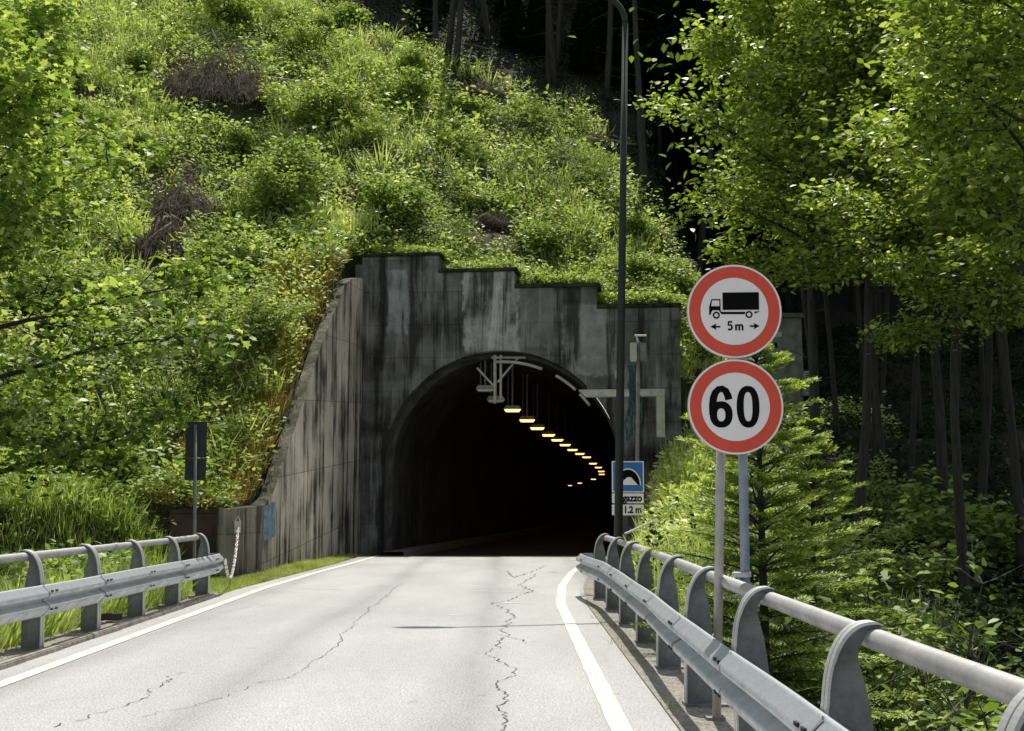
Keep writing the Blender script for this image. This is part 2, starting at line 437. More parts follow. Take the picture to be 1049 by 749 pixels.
# ------------------------------------------------------------------ concrete
def concrete(name, dark, lite, streak, patches=(), panel=(1.25, .95), stk=(5, 5, .12), axis='x', tilt=0, darkfac=.9, blue=None):
    m = NM(name)
    if axis == 'x': v = m.coord()
    else: v = m.coord(rot=(0, 0, R(-90)))
    P = m.sep(v)
    cmb = m.n('ShaderNodeCombineXYZ'); m.l(P[0], cmb.inputs[0]); 
    zz = m.math('ADD', P[2], m.math('MULTIPLY', P[0], tilt)); m.l(zz, cmb.inputs[1])
    flat = cmb.outputs[0]
    big = m.noise(v, .55, 6, .65, .4)
    c = m.mix(m.ramp(big, [(.35, 0), (.68, 1)]), dark, lite)
    br = m.n('ShaderNodeTexBrick'); br.offset = .0; m.l(flat, br.inputs['Vector'])
    for k_, v_i in (('Scale', 1.0), ('Mortar Size', .012), ('Brick Width', panel[0]), ('Row Height', panel[1]), ('Mortar Smooth', .3), ('Bias', 0.0)): br.inputs[k_].default_value = v_i
    br.inputs['Color1'].default_value = (.72, .72, .72, 1); br.inputs['Color2'].default_value = (1.15, 1.15, 1.15, 1); br.inputs['Mortar'].default_value = (.25, .24, .22, 1)
    c = m.mix(.7, c, br.outputs['Color'], 'MULTIPLY')
    # pale lime bloom and dark runs, drawn out vertically
    sv = m.n('ShaderNodeMapping'); sv.inputs['Scale'].default_value = stk; m.l(v, sv.inputs[0])
    s1 = m.noise(sv.outputs[0], 1.0, 7, .68, .5)
    s1 = m.math('ADD', s1, m.math('MULTIPLY', m.math('SUBTRACT', m.noise(v, .6, 4, .6), .5), .5)); sv2 = m.n('ShaderNodeMapping'); sv2.inputs['Scale'].default_value = (stk[0]*2.3, stk[1]*2.3, stk[2]*1.6); sv2.inputs['Location'].default_value = (3, 7, 1); m.l(v, sv2.inputs[0])
    s2 = m.noise(sv2.outputs[0], 1.0, 5, .6)
    wob = m.math('MULTIPLY', m.math('SUBTRACT', m.noise(v, 3, 5, .7), .5), .5)
    for (x0, x1, z0, z1, col, st) in patches:
        k_ = m.boxmask(P, x0, x1, z0, z1, .08, wob)
        k_ = m.math('MULTIPLY', k_, m.math('MULTIPLY', m.ramp(m.noise(v, 2.2, 6, .7), [(.28, .2), (.6, 1)]), st))
        c = m.mix(k_, c, col)
    c = m.mix(m.math('MULTIPLY', m.ramp(s2, [(.56, 0), (.72, 1)]), .45), c, streak)
    c = m.mix(m.math('MULTIPLY', m.ramp(s1, [(.47, 0), (.60, 1)]), darkfac), c, (.012, .012, .011))
    gn = m.n('ShaderNodeNewGeometry'); gz = m.sep(gn.outputs['Normal'])[2]
    c = m.mix(m.math('MULTIPLY', m.ramp(gz, [(.15, 0), (.4, 1)]), m.ramp(m.noise(v, 3, 5, .7), [(.3, .6), (.6, 1)])), c, (.055, .055, .025))
    fine = m.noise(v, 26, 5, .7)
    c = m.mix(.5, c, m.ramp(fine, [(.3, .6), (.7, 1.15)]), 'MULTIPLY')
    m.base(c); m.set(.9, 0, .25)
    h = m.math('ADD', m.math('MULTIPLY', br.outputs['Fac'], -.6), m.noise(v, 9, 6, .7)); m.bump(h, .5, .03)
    return m.m
W_ = (.36, .37, .36)
M['headwall'] = concrete('headwall_concrete', (.06, .061, .057), (.31, .31, .29), (.65, .65, .61),
    patches=[(-1.15, .55, 6.25, 8.9, (.55, .55, .52), 1.0), (-.45, .15, 6.4, 8.3, (.68, .68, .64), .6), (1.9, 3.6, 5.5, 7.7, (.45, .46, .44), .8), (-3.6, -2.9, 6.9, 8.9, (.45, .47, .47), .8), (-4.3, -1.2, 4.9, 5.4, (.3, .31, .3), .4), (.6, 1.8, 6.4, 8.4, (.36, .36, .35), .5), (-4.3, -3.6, 2.0, 2.9, (.16, .17, .17), .6), (4.2, 4.9, 4.5, 7, (.14, .15, .14), .6)], stk=(2.0, 2.0, .16), panel=(1.22, 1.02), darkfac=.85)
M['wing'] = concrete('wing_concrete', (.46, .41, .34), (.78, .71, .60), (.95, .94, .90), stk=(2.6, 2.6, .13), panel=(2.3, 1.75), axis='y', tilt=-.07, darkfac=.95,
    patches=[])
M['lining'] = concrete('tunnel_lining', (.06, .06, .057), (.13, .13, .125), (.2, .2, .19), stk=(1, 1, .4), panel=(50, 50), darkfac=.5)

# portal headwall ---------------------------------------------------
portal = empty('tunnel_portal', PO, (0, 0, -PH), label='dark streaked concrete tunnel portal with round arch and stepped top edge', cat='tunnel portal')
RA = 3.66; ZS = 2.65     # arch radius, spring height above local floor
def arch_z(u):
    return ZS + math.sqrt(max(0, RA*RA-u*u)) if abs(u) < RA else -1.2
def local_top(px, py):   # height of a point on the portal plane
    P_ = at(px, py, 38.9-.12*((px-390)/245*7.3)); return P_.z-PO.z
steps = [(-4.35, -1.95, local_top(415, 262)), (-1.95, .42, local_top(495, 278)), (.42, 2.95, local_top(577, 294)), (2.95, 5.45, local_top(660, 315))]
us = sorted(set([-4.35, -1.95, .42, 2.95, 5.45] + [round(-RA*math.cos(math.pi*i/48), 4) for i in range(49)]))
TH = 1.0
mb = MB()
for u0, u1 in zip(us[:-1], us[1:]):
    um = (u0+u1)/2; top = [s_[2] for s_ in steps if s_[0] <= um <= s_[1]][0]
    z0, z1 = (arch_z(u0), arch_z(u1)) if abs(um) < RA else (-1.2, -1.2)
    if abs(abs(u0)-RA) < .001 and abs(um) < RA: z0 = ZS
    if abs(abs(u1)-RA) < .001 and abs(um) < RA: z1 = ZS
    mb.add([(u0, 0, z0), (u1, 0, z1), (u1, 0, top), (u0, 0, top), (u0, TH, z0), (u1, TH, z1), (u1, TH, top), (u0, TH, top)],
           [(0, 1, 2, 3), (7, 6, 5, 4), (3, 2, 6, 7), (4, 5, 1, 0)])
allz = [-1.2]+[s_[2] for s_ in steps]
for (uu, za, zb) in [(-4.35, -1.2, steps[0][2]), (5.45, -1.2, steps[3][2])] + [(steps[i][1], steps[i+1][2], steps[i][2]) for i in range(3)]:
    mb.add([(uu, 0, za), (uu, TH, za), (uu, TH, zb), (uu, 0, zb)], [(0, 1, 2, 3)])
for sgn in (-1, 1):
    mb.add([(sgn*RA, 0, -1.2), (sgn*RA, TH, -1.2), (sgn*RA, TH, ZS), (sgn*RA, 0, ZS)], [(0, 1, 2, 3)])
mb.build('headwall', M['headwall'], portal)
# coping with moss
M['moss'] = simple('mossy_coping', (.035, .04, .018), .95, var=.6, scale=5, bump=.8)
for i, (u0, u1, zt) in enumerate(steps):
    mb = MB(); mb.box(u0-(.03 if i == 0 else -.004), u1+(.10 if i < 3 else .05), -.07, TH+.05, zt+.002, zt+.10+.01*i)
    mb.build('coping', M['moss'], portal, bevel=.02)
# pilaster and arch collar
mb = MB(); mb.box(-4.55, -4.05, -.10, -.003, -1.2, steps[0][2]-.25); mb.build('pilaster', M['headwall'], portal, bevel=.02)
mb = MB(); N_ = 40
prof = [(RA-.015, .30), (RA-.015, .9), (RA-.09, .93), (RA-.09, 1.3)]
ring = [(-1, 0)]+[(None, math.pi*(1-i/N_)) for i in range(N_+1)]+[(1, 0)]
for (sg, an) in ring:
    for (r_, yv) in prof:
        if sg is None: mb.v.append((r_*math.cos(an), yv, ZS+r_*math.sin(an)))
        else: mb.v.append((sg*r_, yv, -.6))
k_ = len(prof)
for i in range(len(ring)-1):
    for j in range(k_-1): mb.f.append((i*k_+j, i*k_+j+1, (i+1)*k_+j+1, (i+1)*k_+j))
mb.build('arch_collar', simple('arch_edge', (.10, .098, .09), .9, var=.4, scale=3, bump=.4), portal, smooth=True)
# conduit along the crown
M['pale_metal'] = simple('pale_painted_metal', (.55, .53, .47), .6, var=.15, scale=5)
for (a0, a1) in ((93, 68), (60, 47), (44, 36)):
    mb = MB(); mb.tube([((RA-.32)*math.cos(R(t)), .25, ZS+(RA-.32)*math.sin(R(t))) for t in np.linspace(a0, a1, 8)], .05, 6)
    mb.build('conduit', M['pale_metal'], portal, smooth=True)

# tunnel bore --------------------------------------------------------
TP = [(38.9, -.31), (45, .42), (53, 1.5), (62, 2.85), (76, 4.6), (85, 5.5), (103, 7.1), (125, 8.7), (145, 9.6), (160, 9.9), (184, 8.4), (205, 5.5), (230, -1), (255, -9)]
ty = np.array([p[0] for p in TP]); tx = np.array([p[1] for p in TP])
def tun_x(y): 
    k = np.ones(9)/9; g = np.linspace(-6, 6, 9); return float(np.mean(np.interp(y+g, ty, tx)))
mb = MB(); ysT = np.concatenate([np.arange(39.7, 100, 2.5), np.arange(100, 250, 5)]); NA = 28
RI = RA-.08
for y in ysT:
    x = tun_x(y) if y > 45 else float(np.interp(y, ty, tx)); t = (tun_x(y+2)-tun_x(y-2))/4; L_ = math.hypot(1, t); nx_, ny_ = 1/L_, -t/L_
    row = [(-RI, -.3)]+[(RI*math.cos(math.pi*(1-i/NA)), ZS+RI*math.sin(math.pi*(1-i/NA))) for i in range(NA+1)]+[(RI, -.3)]
    for (a_, z) in row: mb.v.append((x+nx_*a_, y+ny_*a_, z-.25))
k_ = NA+3
for i in range(len(ysT)-1):
    for j in range(k_-1): mb.f.append((i*k_+j, (i+1)*k_+j, (i+1)*k_+j+1, i*k_+j+1))
o = len(mb.v)-k_; mb.f.append(tuple(o+j for j in range(k_)))
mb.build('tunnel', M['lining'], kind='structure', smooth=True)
# road in the bore and its raised side walks
mb = MB(); mw = MB(); yr = np.concatenate([[38.9], ysT])
for y in yr:
    x = float(np.interp(y, ty, tx)); mb.v += [(x-RI-.2, y, -.252), (x+RI+.2, y, -.252)]
    for a_, b_ in ((-RI-.1, -RI+.6),): mw.v += [(x+a_, y, -.06), (x+b_, y, -.06), (x+b_, y, -.3)]
for i in range(len(yr)-1):
    mb.f.append((2*i, 2*i+1, 2*i+3, 2*i+2))
    for j in range(2): mw.f.append((3*i+j, 3*i+j+1, 3*i+j+4, 3*i+j+3))
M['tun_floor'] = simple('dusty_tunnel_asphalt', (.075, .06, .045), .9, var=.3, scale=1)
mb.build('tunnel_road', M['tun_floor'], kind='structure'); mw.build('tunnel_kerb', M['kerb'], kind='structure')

# tunnel lamps ---------------------------------------------------------
M['lamp_grey'] = simple('lamp_housing', (.30, .29, .27), .5, .3)
def emis(name, col, s_):
    m = NM(name); m.base(col); m.b.inputs['Emission Color'].default_value = (*col, 1); m.b.inputs['Emission Strength'].default_value = s_; return m.m
M['lamp_on'] = emis('sodium_lens', (1, .55, .2), 2.6)
M['lamp_dim'] = simple('unlit_lens', (.75, .72, .6), .3)
lamps = [(497, 400, 40.0, 0), (508, 411, 40.6, 0), (525, 420.5, 42, 1), (540, 431, 45, 1), (550.5, 439, 48.5, 1), (562, 446, 53, 1), (571, 451, 57, 1), (579, 456, 62, 1), (586.5, 461, 67, 1), (594, 465, 73, 1), (601, 468.5, 79, 1), (607.5, 475, 87, 1), (613, 479, 96, 1), (616, 483, 106, 1), (616.5, 486, 117, 1), (608, 491, 132, 1), (594, 495, 150, 1), (584, 497.5, 165, 1)]
ordn = ['first', 'second', 'third', 'fourth', 'fifth', 'sixth', 'seventh', 'eighth', 'ninth', 'tenth', 'eleventh', 'twelfth', 'thirteenth', 'fourteenth', 'fifteenth', 'sixteenth']
def lamp_parts(lit, rod, y):
    t = empty('tunnel_lamp'); 
    mb = MB(); mb.prism([(-.30, .03), (.30, .03), (.22, .15), (-.22, .15)], -.2, .2); mb.build('housing', M['lamp_grey'], t)
    mb = MB(); mb.prism([(-.22, -.045), (.22, -.045), (.27, .028), (-.27, .028)], -.17, .17); mb.build('lens', M['lamp_on'] if lit else M['lamp_dim'], t, bevel=.01)
    mb = MB(); mb.tube([(0, 0, .15), (0, 0, rod)], .035, 6); mb.tube([(-.15, .1, .15), (-.15, .1, rod)], .02, 5); mb.parts('hanger', M['lamp_grey'], t)
    return t
protoL = {}
n_on = 0
for i, (px, py, Yv, lit) in enumerate(lamps):
    P_ = at(px, py, Yv)
    if Yv > 46:   # keep under the vault
        P_.x = min(P_.x, tun_x(Yv)+1.6)
    key = lit
    ctr = float(np.interp(Yv, ty, tx)); dxc = P_.x-ctr
    if key not in protoL:
        protoL[key] = lamp_parts(lit, 1.75, Yv); o = protoL[key]
    else: o = copy_tree(protoL[key])
    o.location = P_
    if lit: 
        o['label'] = ('glowing orange tunnel lamp, %s lit one of the row counted from the portal' % ordn[n_on]); n_on += 1
    else: o['label'] = ['unlit tunnel lamp with pale lens at the very start of the ceiling row', 'second unlit tunnel lamp, just before the first glowing one'][i]
    o['category'] = 'tunnel lamp'; o['group'] = 'lamps hanging in a row from the tunnel ceiling'
# bracket at the portal crown
br_ = empty('lamp_bracket', at(507, 372, 38.9), label='pale Y shaped metal bracket under the crown of the tunnel arch', cat='bracket')
mb = MB(); mb.tube([(0, 0, .25), (0, 0, -1.25)], .05, 6); mb.tube([(.18, 0, .25), (.18, 0, -1.15)], .04, 6); mb.parts('rod', M['pale_metal'], br_)
mb = MB(); mb.tube([(-.55, 0, -.15), (.0, 0, -.75)], .035, 6); mb.tube([(.75, 0, .2), (.08, 0, -.6)], .035, 6); mb.tube([(-.1, 0, .17), (.95, 0, .17)], .04, 6); mb.parts('brace', M['pale_metal'], br_)

# wing wall -------------------------------------------------------------
def wall_strip(name, pts, tops, thick, mat, z0=-.6, **k):
    mb = MB()
    for (x, y), zt in zip(pts, tops):
        mb.v += [(x, y, z0), (x, y, zt), (x-thick, y, zt), (x-thick, y, z0)]
    for i in range(len(pts)-1):
        a_ = 4*i
        for j in range(3): mb.f.append((a_+j, a_+4+j, a_+5+j, a_+1+j))
    mb.f.append((0, 1, 2, 3)); e = 4*(len(pts)-1); mb.f.append((e+3, e+2, e+1, e))
    return mb.build(name, mat, **k)
wy = [27.0, 27.7, 28.7, 29.7, 31.1, 32.6, 34.3, 36, 37.2, 38.5, 38.95]
wt = [1.42, 1.6, 2.35, 3.1, 4.25, 5.45, 6.6, 7.75, 8.1, 8.35, 8.4]
wall_strip('wing_wall', [(float(wing_x(y)), y) for y in wy], [t_-.05 for t_ in wt], .27, M['wing'], label='tall sloping grey concrete wing wall streaked black left of the tunnel', cat='wall')
# dry coping edge
M['low'] = concrete('low_wall_concrete', (.20, .175, .145), (.48, .43, .36), (.5, .48, .44), stk=(3, 3, .2), panel=(2.5, .8), axis='y', darkfac=.8)
M['rust'] = concrete('stained_wall', (.05, .038, .03), (.16, .095, .075), (.2, .14, .12), stk=(1, 1, .4), panel=(6, 1.2), darkfac=.7)
lw = empty('retaining_wall', (-5.3, 26.1, 0), label='low stained concrete wall where the chain hangs, before the wing wall', cat='wall')
mb = MB(); 
for (x, y), zt in zip([(-5.45+5.3, 25.2-26.1), (-5.27+5.3, 26.98-26.1)], (1.3, 1.36)):
    mb.v += [(x, y, -.6), (x, y, zt), (x-.36, y, zt), (x-.36, y, -.6)]
for j in range(3): mb.f.append((j, 4+j, 5+j, 1+j))
mb.f.append((0, 1, 2, 3)); mb.f.append((7, 6, 5, 4))
mb.build('side_face', M['low'], lw)
mb = MB(); mb.box(-1.45, -.513, -.885, -.45, -.6, 1.28); mb.build('end_face', M['rust'], lw)
M['blue'] = simple('faded_blue_paint', (.16, .27, .36), .8, var=.35, scale=6)
# blue painted patch: a skin on the wing wall, split by the formwork joint
ww = [o for o in bpy.data.objects if o.name == 'wing_wall'][0]
mb = MB()
for (y0, y1, za, zb) in ((27.05, 27.55, .62, 1.36), (27.57, 28.05, .66, 1.42)):
    x0, x1 = wing_x(y0)+.004, wing_x(y1)+.004
    mb.add([(x0, y0, za), (x1, y1, za+.03), (x1, y1, zb+.03), (x0, y0, zb)], [(0, 1, 2, 3)])
mb.build('paint_patch', M['blue'], ww, label='faded blue painted patch')
# chain
mb = MB(); pa = Vector((-4.42, 19.75, .55)); pb = Vector((-5.40, 25.25, 1.0))
pts = []
for i in range(31):
    t = i/30; p = pa.lerp(pb, t); p.z -= .62*4*t*(1-t)*(1.0) - .0; pts.append(p)
M['chain'] = NM('striped_chain'); mm = M['chain']; v = mm.coord(); wv = mm.n('ShaderNodeTexWave', i_Scale=1.1); wv.bands_direction = 'Y'; mm.l(v, wv.inputs[0])
mm.base(mm.ramp(wv.outputs['Fac'], [(.12, (.5, .25, .22)), (.2, (.82, .82, .8))])); mm.set(.5)
ch = empty('chain', pa, label='white plastic chain sagging from the left guardrail end to the wall', cat='chain')
for i in range(0, 30):
    a_, b_ = pts[i]-pa, pts[i+1]-pa
    n_seg = 3
    for s_ in range(n_seg):
        p = a_.lerp(b_, (s_+.5)/n_seg); d = (b_-a_).normalized(); L_ = (b_-a_).length/n_seg*.7
        side = d.cross(Vector((0, 0, 1))).normalized() if s_ % 2 else d.orthogonal().normalized()
        ring_ = [p + d*L_*math.cos(t)+side*.022*math.sin(t) for t in np.linspace(0, 2*math.pi, 9)]
        mb.tube(ring_, .008, 4, cap=False)
mb.build('links', mm.m, ch)
mb = MB(); q = pb-pa; mb.box(q.x-.06, q.x+.06, q.y-.1, q.y-.06, q.z-.18, q.z+.05); mb.tube([q+Vector((-.05, -.08, .05)), q+Vector((0, -.08, .16)), q+Vector((.05, -.08, .05))], .012, 5); mb.build('hook_plate', M['pale_metal'], ch)

# ------------------------------------------------------------------ guardrails
def galv(name, c0, c1, rough=.45, metal=.6):
    m = NM(name); v = m.coord(); f = m.noise(v, 5, 6, .65); f2 = m.noise(m.coord(scale=(1, 1, 4)), 24, 4, .6)
    c = m.mix(.5, m.ramp(f, [(.3, c0), (.7, c1)]), m.ramp(f2, [(.3, .75), (.7, 1.1)]), 'MULTIPLY'); m.base(c)
    m.l(m.ramp(f, [(.3, rough+.15), (.7, rough-.05)]), m.b.inputs['Roughness']); m.b.inputs['Metallic'].default_value = metal; return m.m
M['galv'] = galv('galvanised_steel', (.38, .41, .43), (.58, .61, .64), .5, .45)
M['galv_post'] = galv('shaded_post_steel', (.13, .135, .135), (.28, .285, .285), .6, .45)  # dark copy of the post steel, shade on the web painted in
M['galv_tube'] = galv('tube_steel', (.34, .335, .32), (.56, .56, .55), .5, .4)
M['galv_rim'] = galv('lit_rim_steel', (.45, .46, .46), (.66, .66, .65), .45, .4)  # bright copy of the post steel, sunlit rim painted in
M['dark'] = simple('black_recess', (.01, .01, .01), .8)
WPROF = [(0, -.145), (.018, -.150), (.022, -.135), (.075, -.085), (.083, -.06), (.075, -.04), (.02, -.012), (.012, 0), (.02, .012), (.075, .04), (.083, .06), (.075, .085), (.022, .135), (.018, .150), (0, .145)]
def guardrail(name, pathf, y0, y1, posts, side, label, flare=0, nose=None):
    """pathf(y)-> x of the tube; side=+1: the road lies to +x of the rail"""
    root = empty(name, (float(pathf(posts[0])), posts[0], 0), label=label, cat='guardrail')
    ox, oy = root.location.x, root.location.y
    def P(y, off, z): return (float(pathf(y))+side*off-ox, y-oy, z)
    mb = MB(); ysr = np.arange(y0, y1+.01, .25); mb.tube([P(y, 0, .895) for y in ysr], .041, 12)
    mb.build('top_tube', M['galv_tube'], root, smooth=True)
    mb = MB()
    for y in ysr[::1]:
        if abs((y-y0) % 4-2) < .13: mb.tube([P(y, 0, .895), P(y+.16, 0, .895)], .046, 12)
    if mb.v: mb.parts('tube_sleeve', M['galv_tube'], root, smooth=True)
    mb = MB(); k = len(WPROF)
    def boff(y): 
        return .21 + (flare*sstep(y1-2.6, y1+.6, y))
    yb = np.arange(y0, y1+.6, .25)
    for y in yb:
        j = .004*math.sin(y*2.1)
        for (d, z) in WPROF: mb.v.append(P(y, boff(y)+d+j, .49+z*.97+.003*math.sin(y*1.3)))
        for (d, z) in WPROF: mb.v.append(P(y, boff(y)+d+j-.004, .49+z*.97+.003*math.sin(y*1.3)))
    for i in range(len(yb)-1):
        for s_ in (0, k):
            for j in range(k-1):
                a_ = i*2*k+s_+j; f_ = (a_, a_+1, a_+2*k+1, a_+2*k)
                mb.f.append(f_ if s_ == 0 else f_[::-1])
        for jj in (0, k-1):
            a_ = i*2*k+jj; mb.f.append((a_, a_+k, a_+k+2*k, a_+2*k))
    beam = mb.build('beam', M['galv'], root, smooth=True)
    # lap joints and bolt slots
    mb = MB()
    for y in posts:
        mj = MB(); pr_ = []
        for (dz, dd) in ((.085, .079), (-.085, .079)) if y > 2 else ():
            for dy in (-.07, .05):
                c = Vector(P(y+dy, boff(y)+dd, .49+dz)); s2 = .018
                mb.box(c.x-.006, c.x+.006, c.y-s2*1.5, c.y+s2*1.5, c.z-s2*.45, c.z+s2*.45)
        for (d0, z0), (d1, z1) in zip(WPROF[1:-2], WPROF[2:-1]):
            yj = y-.16
            a_ = [P(yj, boff(yj)+d0+.005, .49+z0*.97), P(yj, boff(yj)+d1+.005, .49+z1*.97), P(yj+.03, boff(yj)+d1+.005, .49+z1*.97), P(yj+.03, boff(yj)+d0+.005, .49+z0*.97)]
            o_ = len(mj.v); mj.v += [a_[0], a_[3]]; pr_ = a_
        mj.v += [pr_[1], pr_[2]]
        for i_ in range(len(mj.v)//2-1): mj.f.append((2*i_, 2*i_+2, 2*i_+3, 2*i_+1))
        if y > 2: mj.build('lap_joint', M['galv_post'], beam)
    mb.parts('bolt_slot', M['dark'], beam)
    if nose is not None:
        yn = yb[-1]; mb = MB()
        for t in np.linspace(0, math.pi*.8, 7):
            for (d, z) in WPROF[1:-1]:
                r_ = .10+d*.6; c = Vector(P(yn, boff(yn)-.10+ (0), .49))
                mb.v.append((c.x+side*(math.cos(t)*r_), c.y+math.sin(t)*r_, .49+z))
        kk = len(WPROF)-2
        for i in range(6):
            for j in range(kk-1): mb.f.append((i*kk+j, i*kk+j+1, (i+1)*kk+j+1, (i+1)*kk+j))
        mb.build('end_piece', M['galv'], root, smooth=True)
    # posts: hooked plate (x towards the road)
    front = [(.19, -.3), (.19, .55), (.185, .66), (.172, .76), (.145, .85), (.105, .915), (.055, .952), (.0, .962), (-.03, .955)]
    back = [(-.045, .935), (-.02, .93), (.02, .90), (.045, .86), (.05, .82), (.042, .78), (.02, .68), (.0, .5), (-.012, .25), (-.015, -.3)]
    def cr(pts, n=4):
        out = []; p_ = [pts[0]]+list(pts)+[pts[-1]]
        for i in range(1, len(p_)-2):
            for k in range(n):
                t = k/n; a0, a1, a2, a3 = (np.array(q) for q in p_[i-1:i+3])
                out.append(tuple(.5*((2*a1)+(-a0+a2)*t+(2*a0-5*a1+4*a2-a3)*t*t+(-a0+3*a1-3*a2+a3)*t**3)))
        return out+[pts[-1]]
    front = cr(front); back = cr(back)
    outline = front+back
    def post_mesh():
        mb = MB(); ol = [(side*x, z) for x, z in outline]
        if side > 0: ol = ol
        mb.prism(ol, -.005, .005); return mb.mesh('post')
    def rim_mesh():
        mb = MB()
        for (x, z) in front:
            for yy_ in (-.045, .045):
                mb.v.append((side*(x), yy_, z)); 
            for yy_ in (.045, -.045): mb.v.append((side*(x-.010), yy_, z-(.010 if x < .16 else 0)))
        for i in range(len(front)-1):
            for j in range(4):
                a_ = 4*i+j; b_ = 4*i+(j+1) % 4; mb.f.append((a_, b_, b_+4, a_+4))
        mb.f.append((0, 1, 2, 3)); e = 4*(len(front)-1); mb.f.append((e+3, e+2, e+1, e))
        return mb.mesh('post_rim')
    pm, rm = post_mesh(), rim_mesh(); pm.materials.append(M['galv_post']); rm.materials.append(M['galv_rim'])
    bmB = MB(); bmB.box(-.12 if side > 0 else -.20, .20 if side > 0 else .12, -.09, .09, .012, .03); sp_ = MB(); sp_.box(side*.16-.03, side*.16+.03, -.03, .03, .40, .58); spm = sp_.mesh('spacer'); spm.materials.append(M['galv_post']); bp = bmB.mesh('base_plate'); bp.materials.append(M['galv_post'])
    for y in posts:
        p = link('post', pm, None, root); p.location = P(y, 0, 0)
        p.rotation_euler = (0, R(random.uniform(-1.2, 1.2)), R(random.uniform(-3, 3)))
        r_ = link('rim', rm, None, p); b_ = link('base_plate', bp, None, p); link('spacer', spm, None, p)
    return root
ry_ = [-4, 3.2, 4.8, 6.8, 9.0, 11, 13, 15, 17, 19, 22]; rx_ = [1.37, 1.36, 1.36, 1.37, 1.39, 1.42, 1.44, 1.44, 1.43, 1.40, 1.36]
guardrail('guardrail', lambda y: np.interp(y, ry_, rx_), -3, 19.4, [-.8, 1.2, 3.2, 4.85, 6.85, 9.0, 11, 13, 15, 17, 19], -1, 'galvanised guardrail with hooked posts along the right edge, in front of the speed sign', flare=.12, nose=1)
guardrail('guardrail', lambda y: np.interp(y, [0, 12, 17.4, 19.3, 21], [-4.66, -4.66, -4.68, -4.74, -4.8]), -3, 19.4, [5.5, 7.2, 8.9, 10.6, 12.3, 14.0, 15.7, 17.4, 19.3], 1, 'galvanised guardrail with hooked posts on the left verge, chain tied to its end', flare=.03, nose=1)
br = empty('brick', (-4.72, 15.05, .05), (0, 0, .4), label='small dark brick lying between the left guardrail posts', cat='brick')
mb = MB(); mb.box(-.16, .16, -.06, .06, 0, .075); mb.build('block', simple('dark_brick', (.05, .04, .035), .9), br, bevel=.008)

# ------------------------------------------------------------------ round signs
M['sign_white'] = simple('sign_white', (.93, .885, .86), .4, var=.045, scale=3, spec=.25)
M['sign_red'] = simple('sign_red', (.74, .095, .055), .4, var=.06, scale=4, spec=.25)
M['sign_black'] = simple('sign_black', (.004, .004, .004), .6, var=.1, spec=.08)
M['sign_back'] = simple('sign_back_grey', (.35, .35, .34), .5, var=.1)
M['pole_pale'] = galv('pole_pale', (.34, .32, .29), (.55, .53, .49), .5, .3)
M['pole_blue'] = galv('pole_bluegrey', (.20, .25, .31), (.33, .38, .45), .5, .3)
def disc(name, r0, r1, y, mat, parent, n=72):
    mb = MB()
    if r0 == 0: mb.v = [(r1*math.cos(2*math.pi*i/n), y, r1*math.sin(2*math.pi*i/n)) for i in range(n)]; mb.f = [tuple(range(n))]
    else:
        for i in range(n):
            a_ = 2*math.pi*i/n; mb.v += [(r0*math.cos(a_), y, r0*math.sin(a_)), (r1*math.cos(a_), y, r1*math.sin(a_))]
        for i in range(n): j = (i+1) % n; mb.f.append((2*i, 2*i+1, 2*j+1, 2*j))
    return mb.build(name, mat, parent)
def poly(mb, pts, y): 
    o = len(mb.v); mb.v += [(x, y, z) for x, z in pts]; mb.f.append(tuple(range(o, o+len(pts))))
def stroke(mb, pts, w_, y, closed=False):
    n = len(pts); L_ = []; pv = [Vector(p) for p in pts]
    for i in range(n):
        a_ = pv[(i-1) % n] if (closed or i > 0) else pv[i]; b_ = pv[(i+1) % n] if (closed or i < n-1) else pv[i]
        d = (b_-a_).normalized(); nrm_ = Vector((-d.y, d.x))
        ww_ = w_[i] if hasattr(w_, '__len__') else w_
        L_.append((pv[i]+nrm_*ww_/2, pv[i]-nrm_*ww_/2))
    o = len(mb.v)
    for a_, b_ in L_: mb.v += [(a_.x, y, a_.y), (b_.x, y, b_.y)]
    for i in range(n if closed else n-1):
        j = (i+1) % n; mb.f.append((o+2*i, o+2*i+1, o+2*j+1, o+2*j))
def sup(cx, cz, hw, hh, n=2.4, k=40):
    out = []
    for i in range(k):
        t = 2*math.pi*i/k; c, s_ = math.cos(t), math.sin(t)
        out.append((cx+hw*math.copysign(abs(c)**(2/n), c), cz+hh*math.copysign(abs(s_)**(2/n), s_)))
    return out
def ringpoly(mb, o_, i_, y):
    n = len(o_); b_ = len(mb.v)
    mb.v += [(x, y, z) for x, z in o_]+[(x, y, z) for x, z in i_]
    for i in range(n): j = (i+1) % n; mb.f.append((b_+i, b_+j, b_+n+j, b_+n+i))
RS = .302
def round_plate(root, loc):
    pl = empty('plate', (0, 0, 0)); pl.parent = root; pl.location = loc
    return pl
def make_plate(root, loc):
    lx_, ly_, lz_ = loc
    mb = MB(); n = 72
    ol = [(RS*math.cos(2*math.pi*i/n), RS*math.sin(2*math.pi*i/n)) for i in range(n)]
    mb.prism(ol, 0, .022); pl = mb.build('plate', M['sign_back'], root); pl.location = loc
    disc('border', RS*.955, RS*.995, -.0015, M['sign_white'], pl); disc('red_ring', RS*.715, RS*.956, -.0025, M['sign_red'], pl); disc('face', 0, RS*.716, -.0018, M['sign_white'], pl)
    return pl
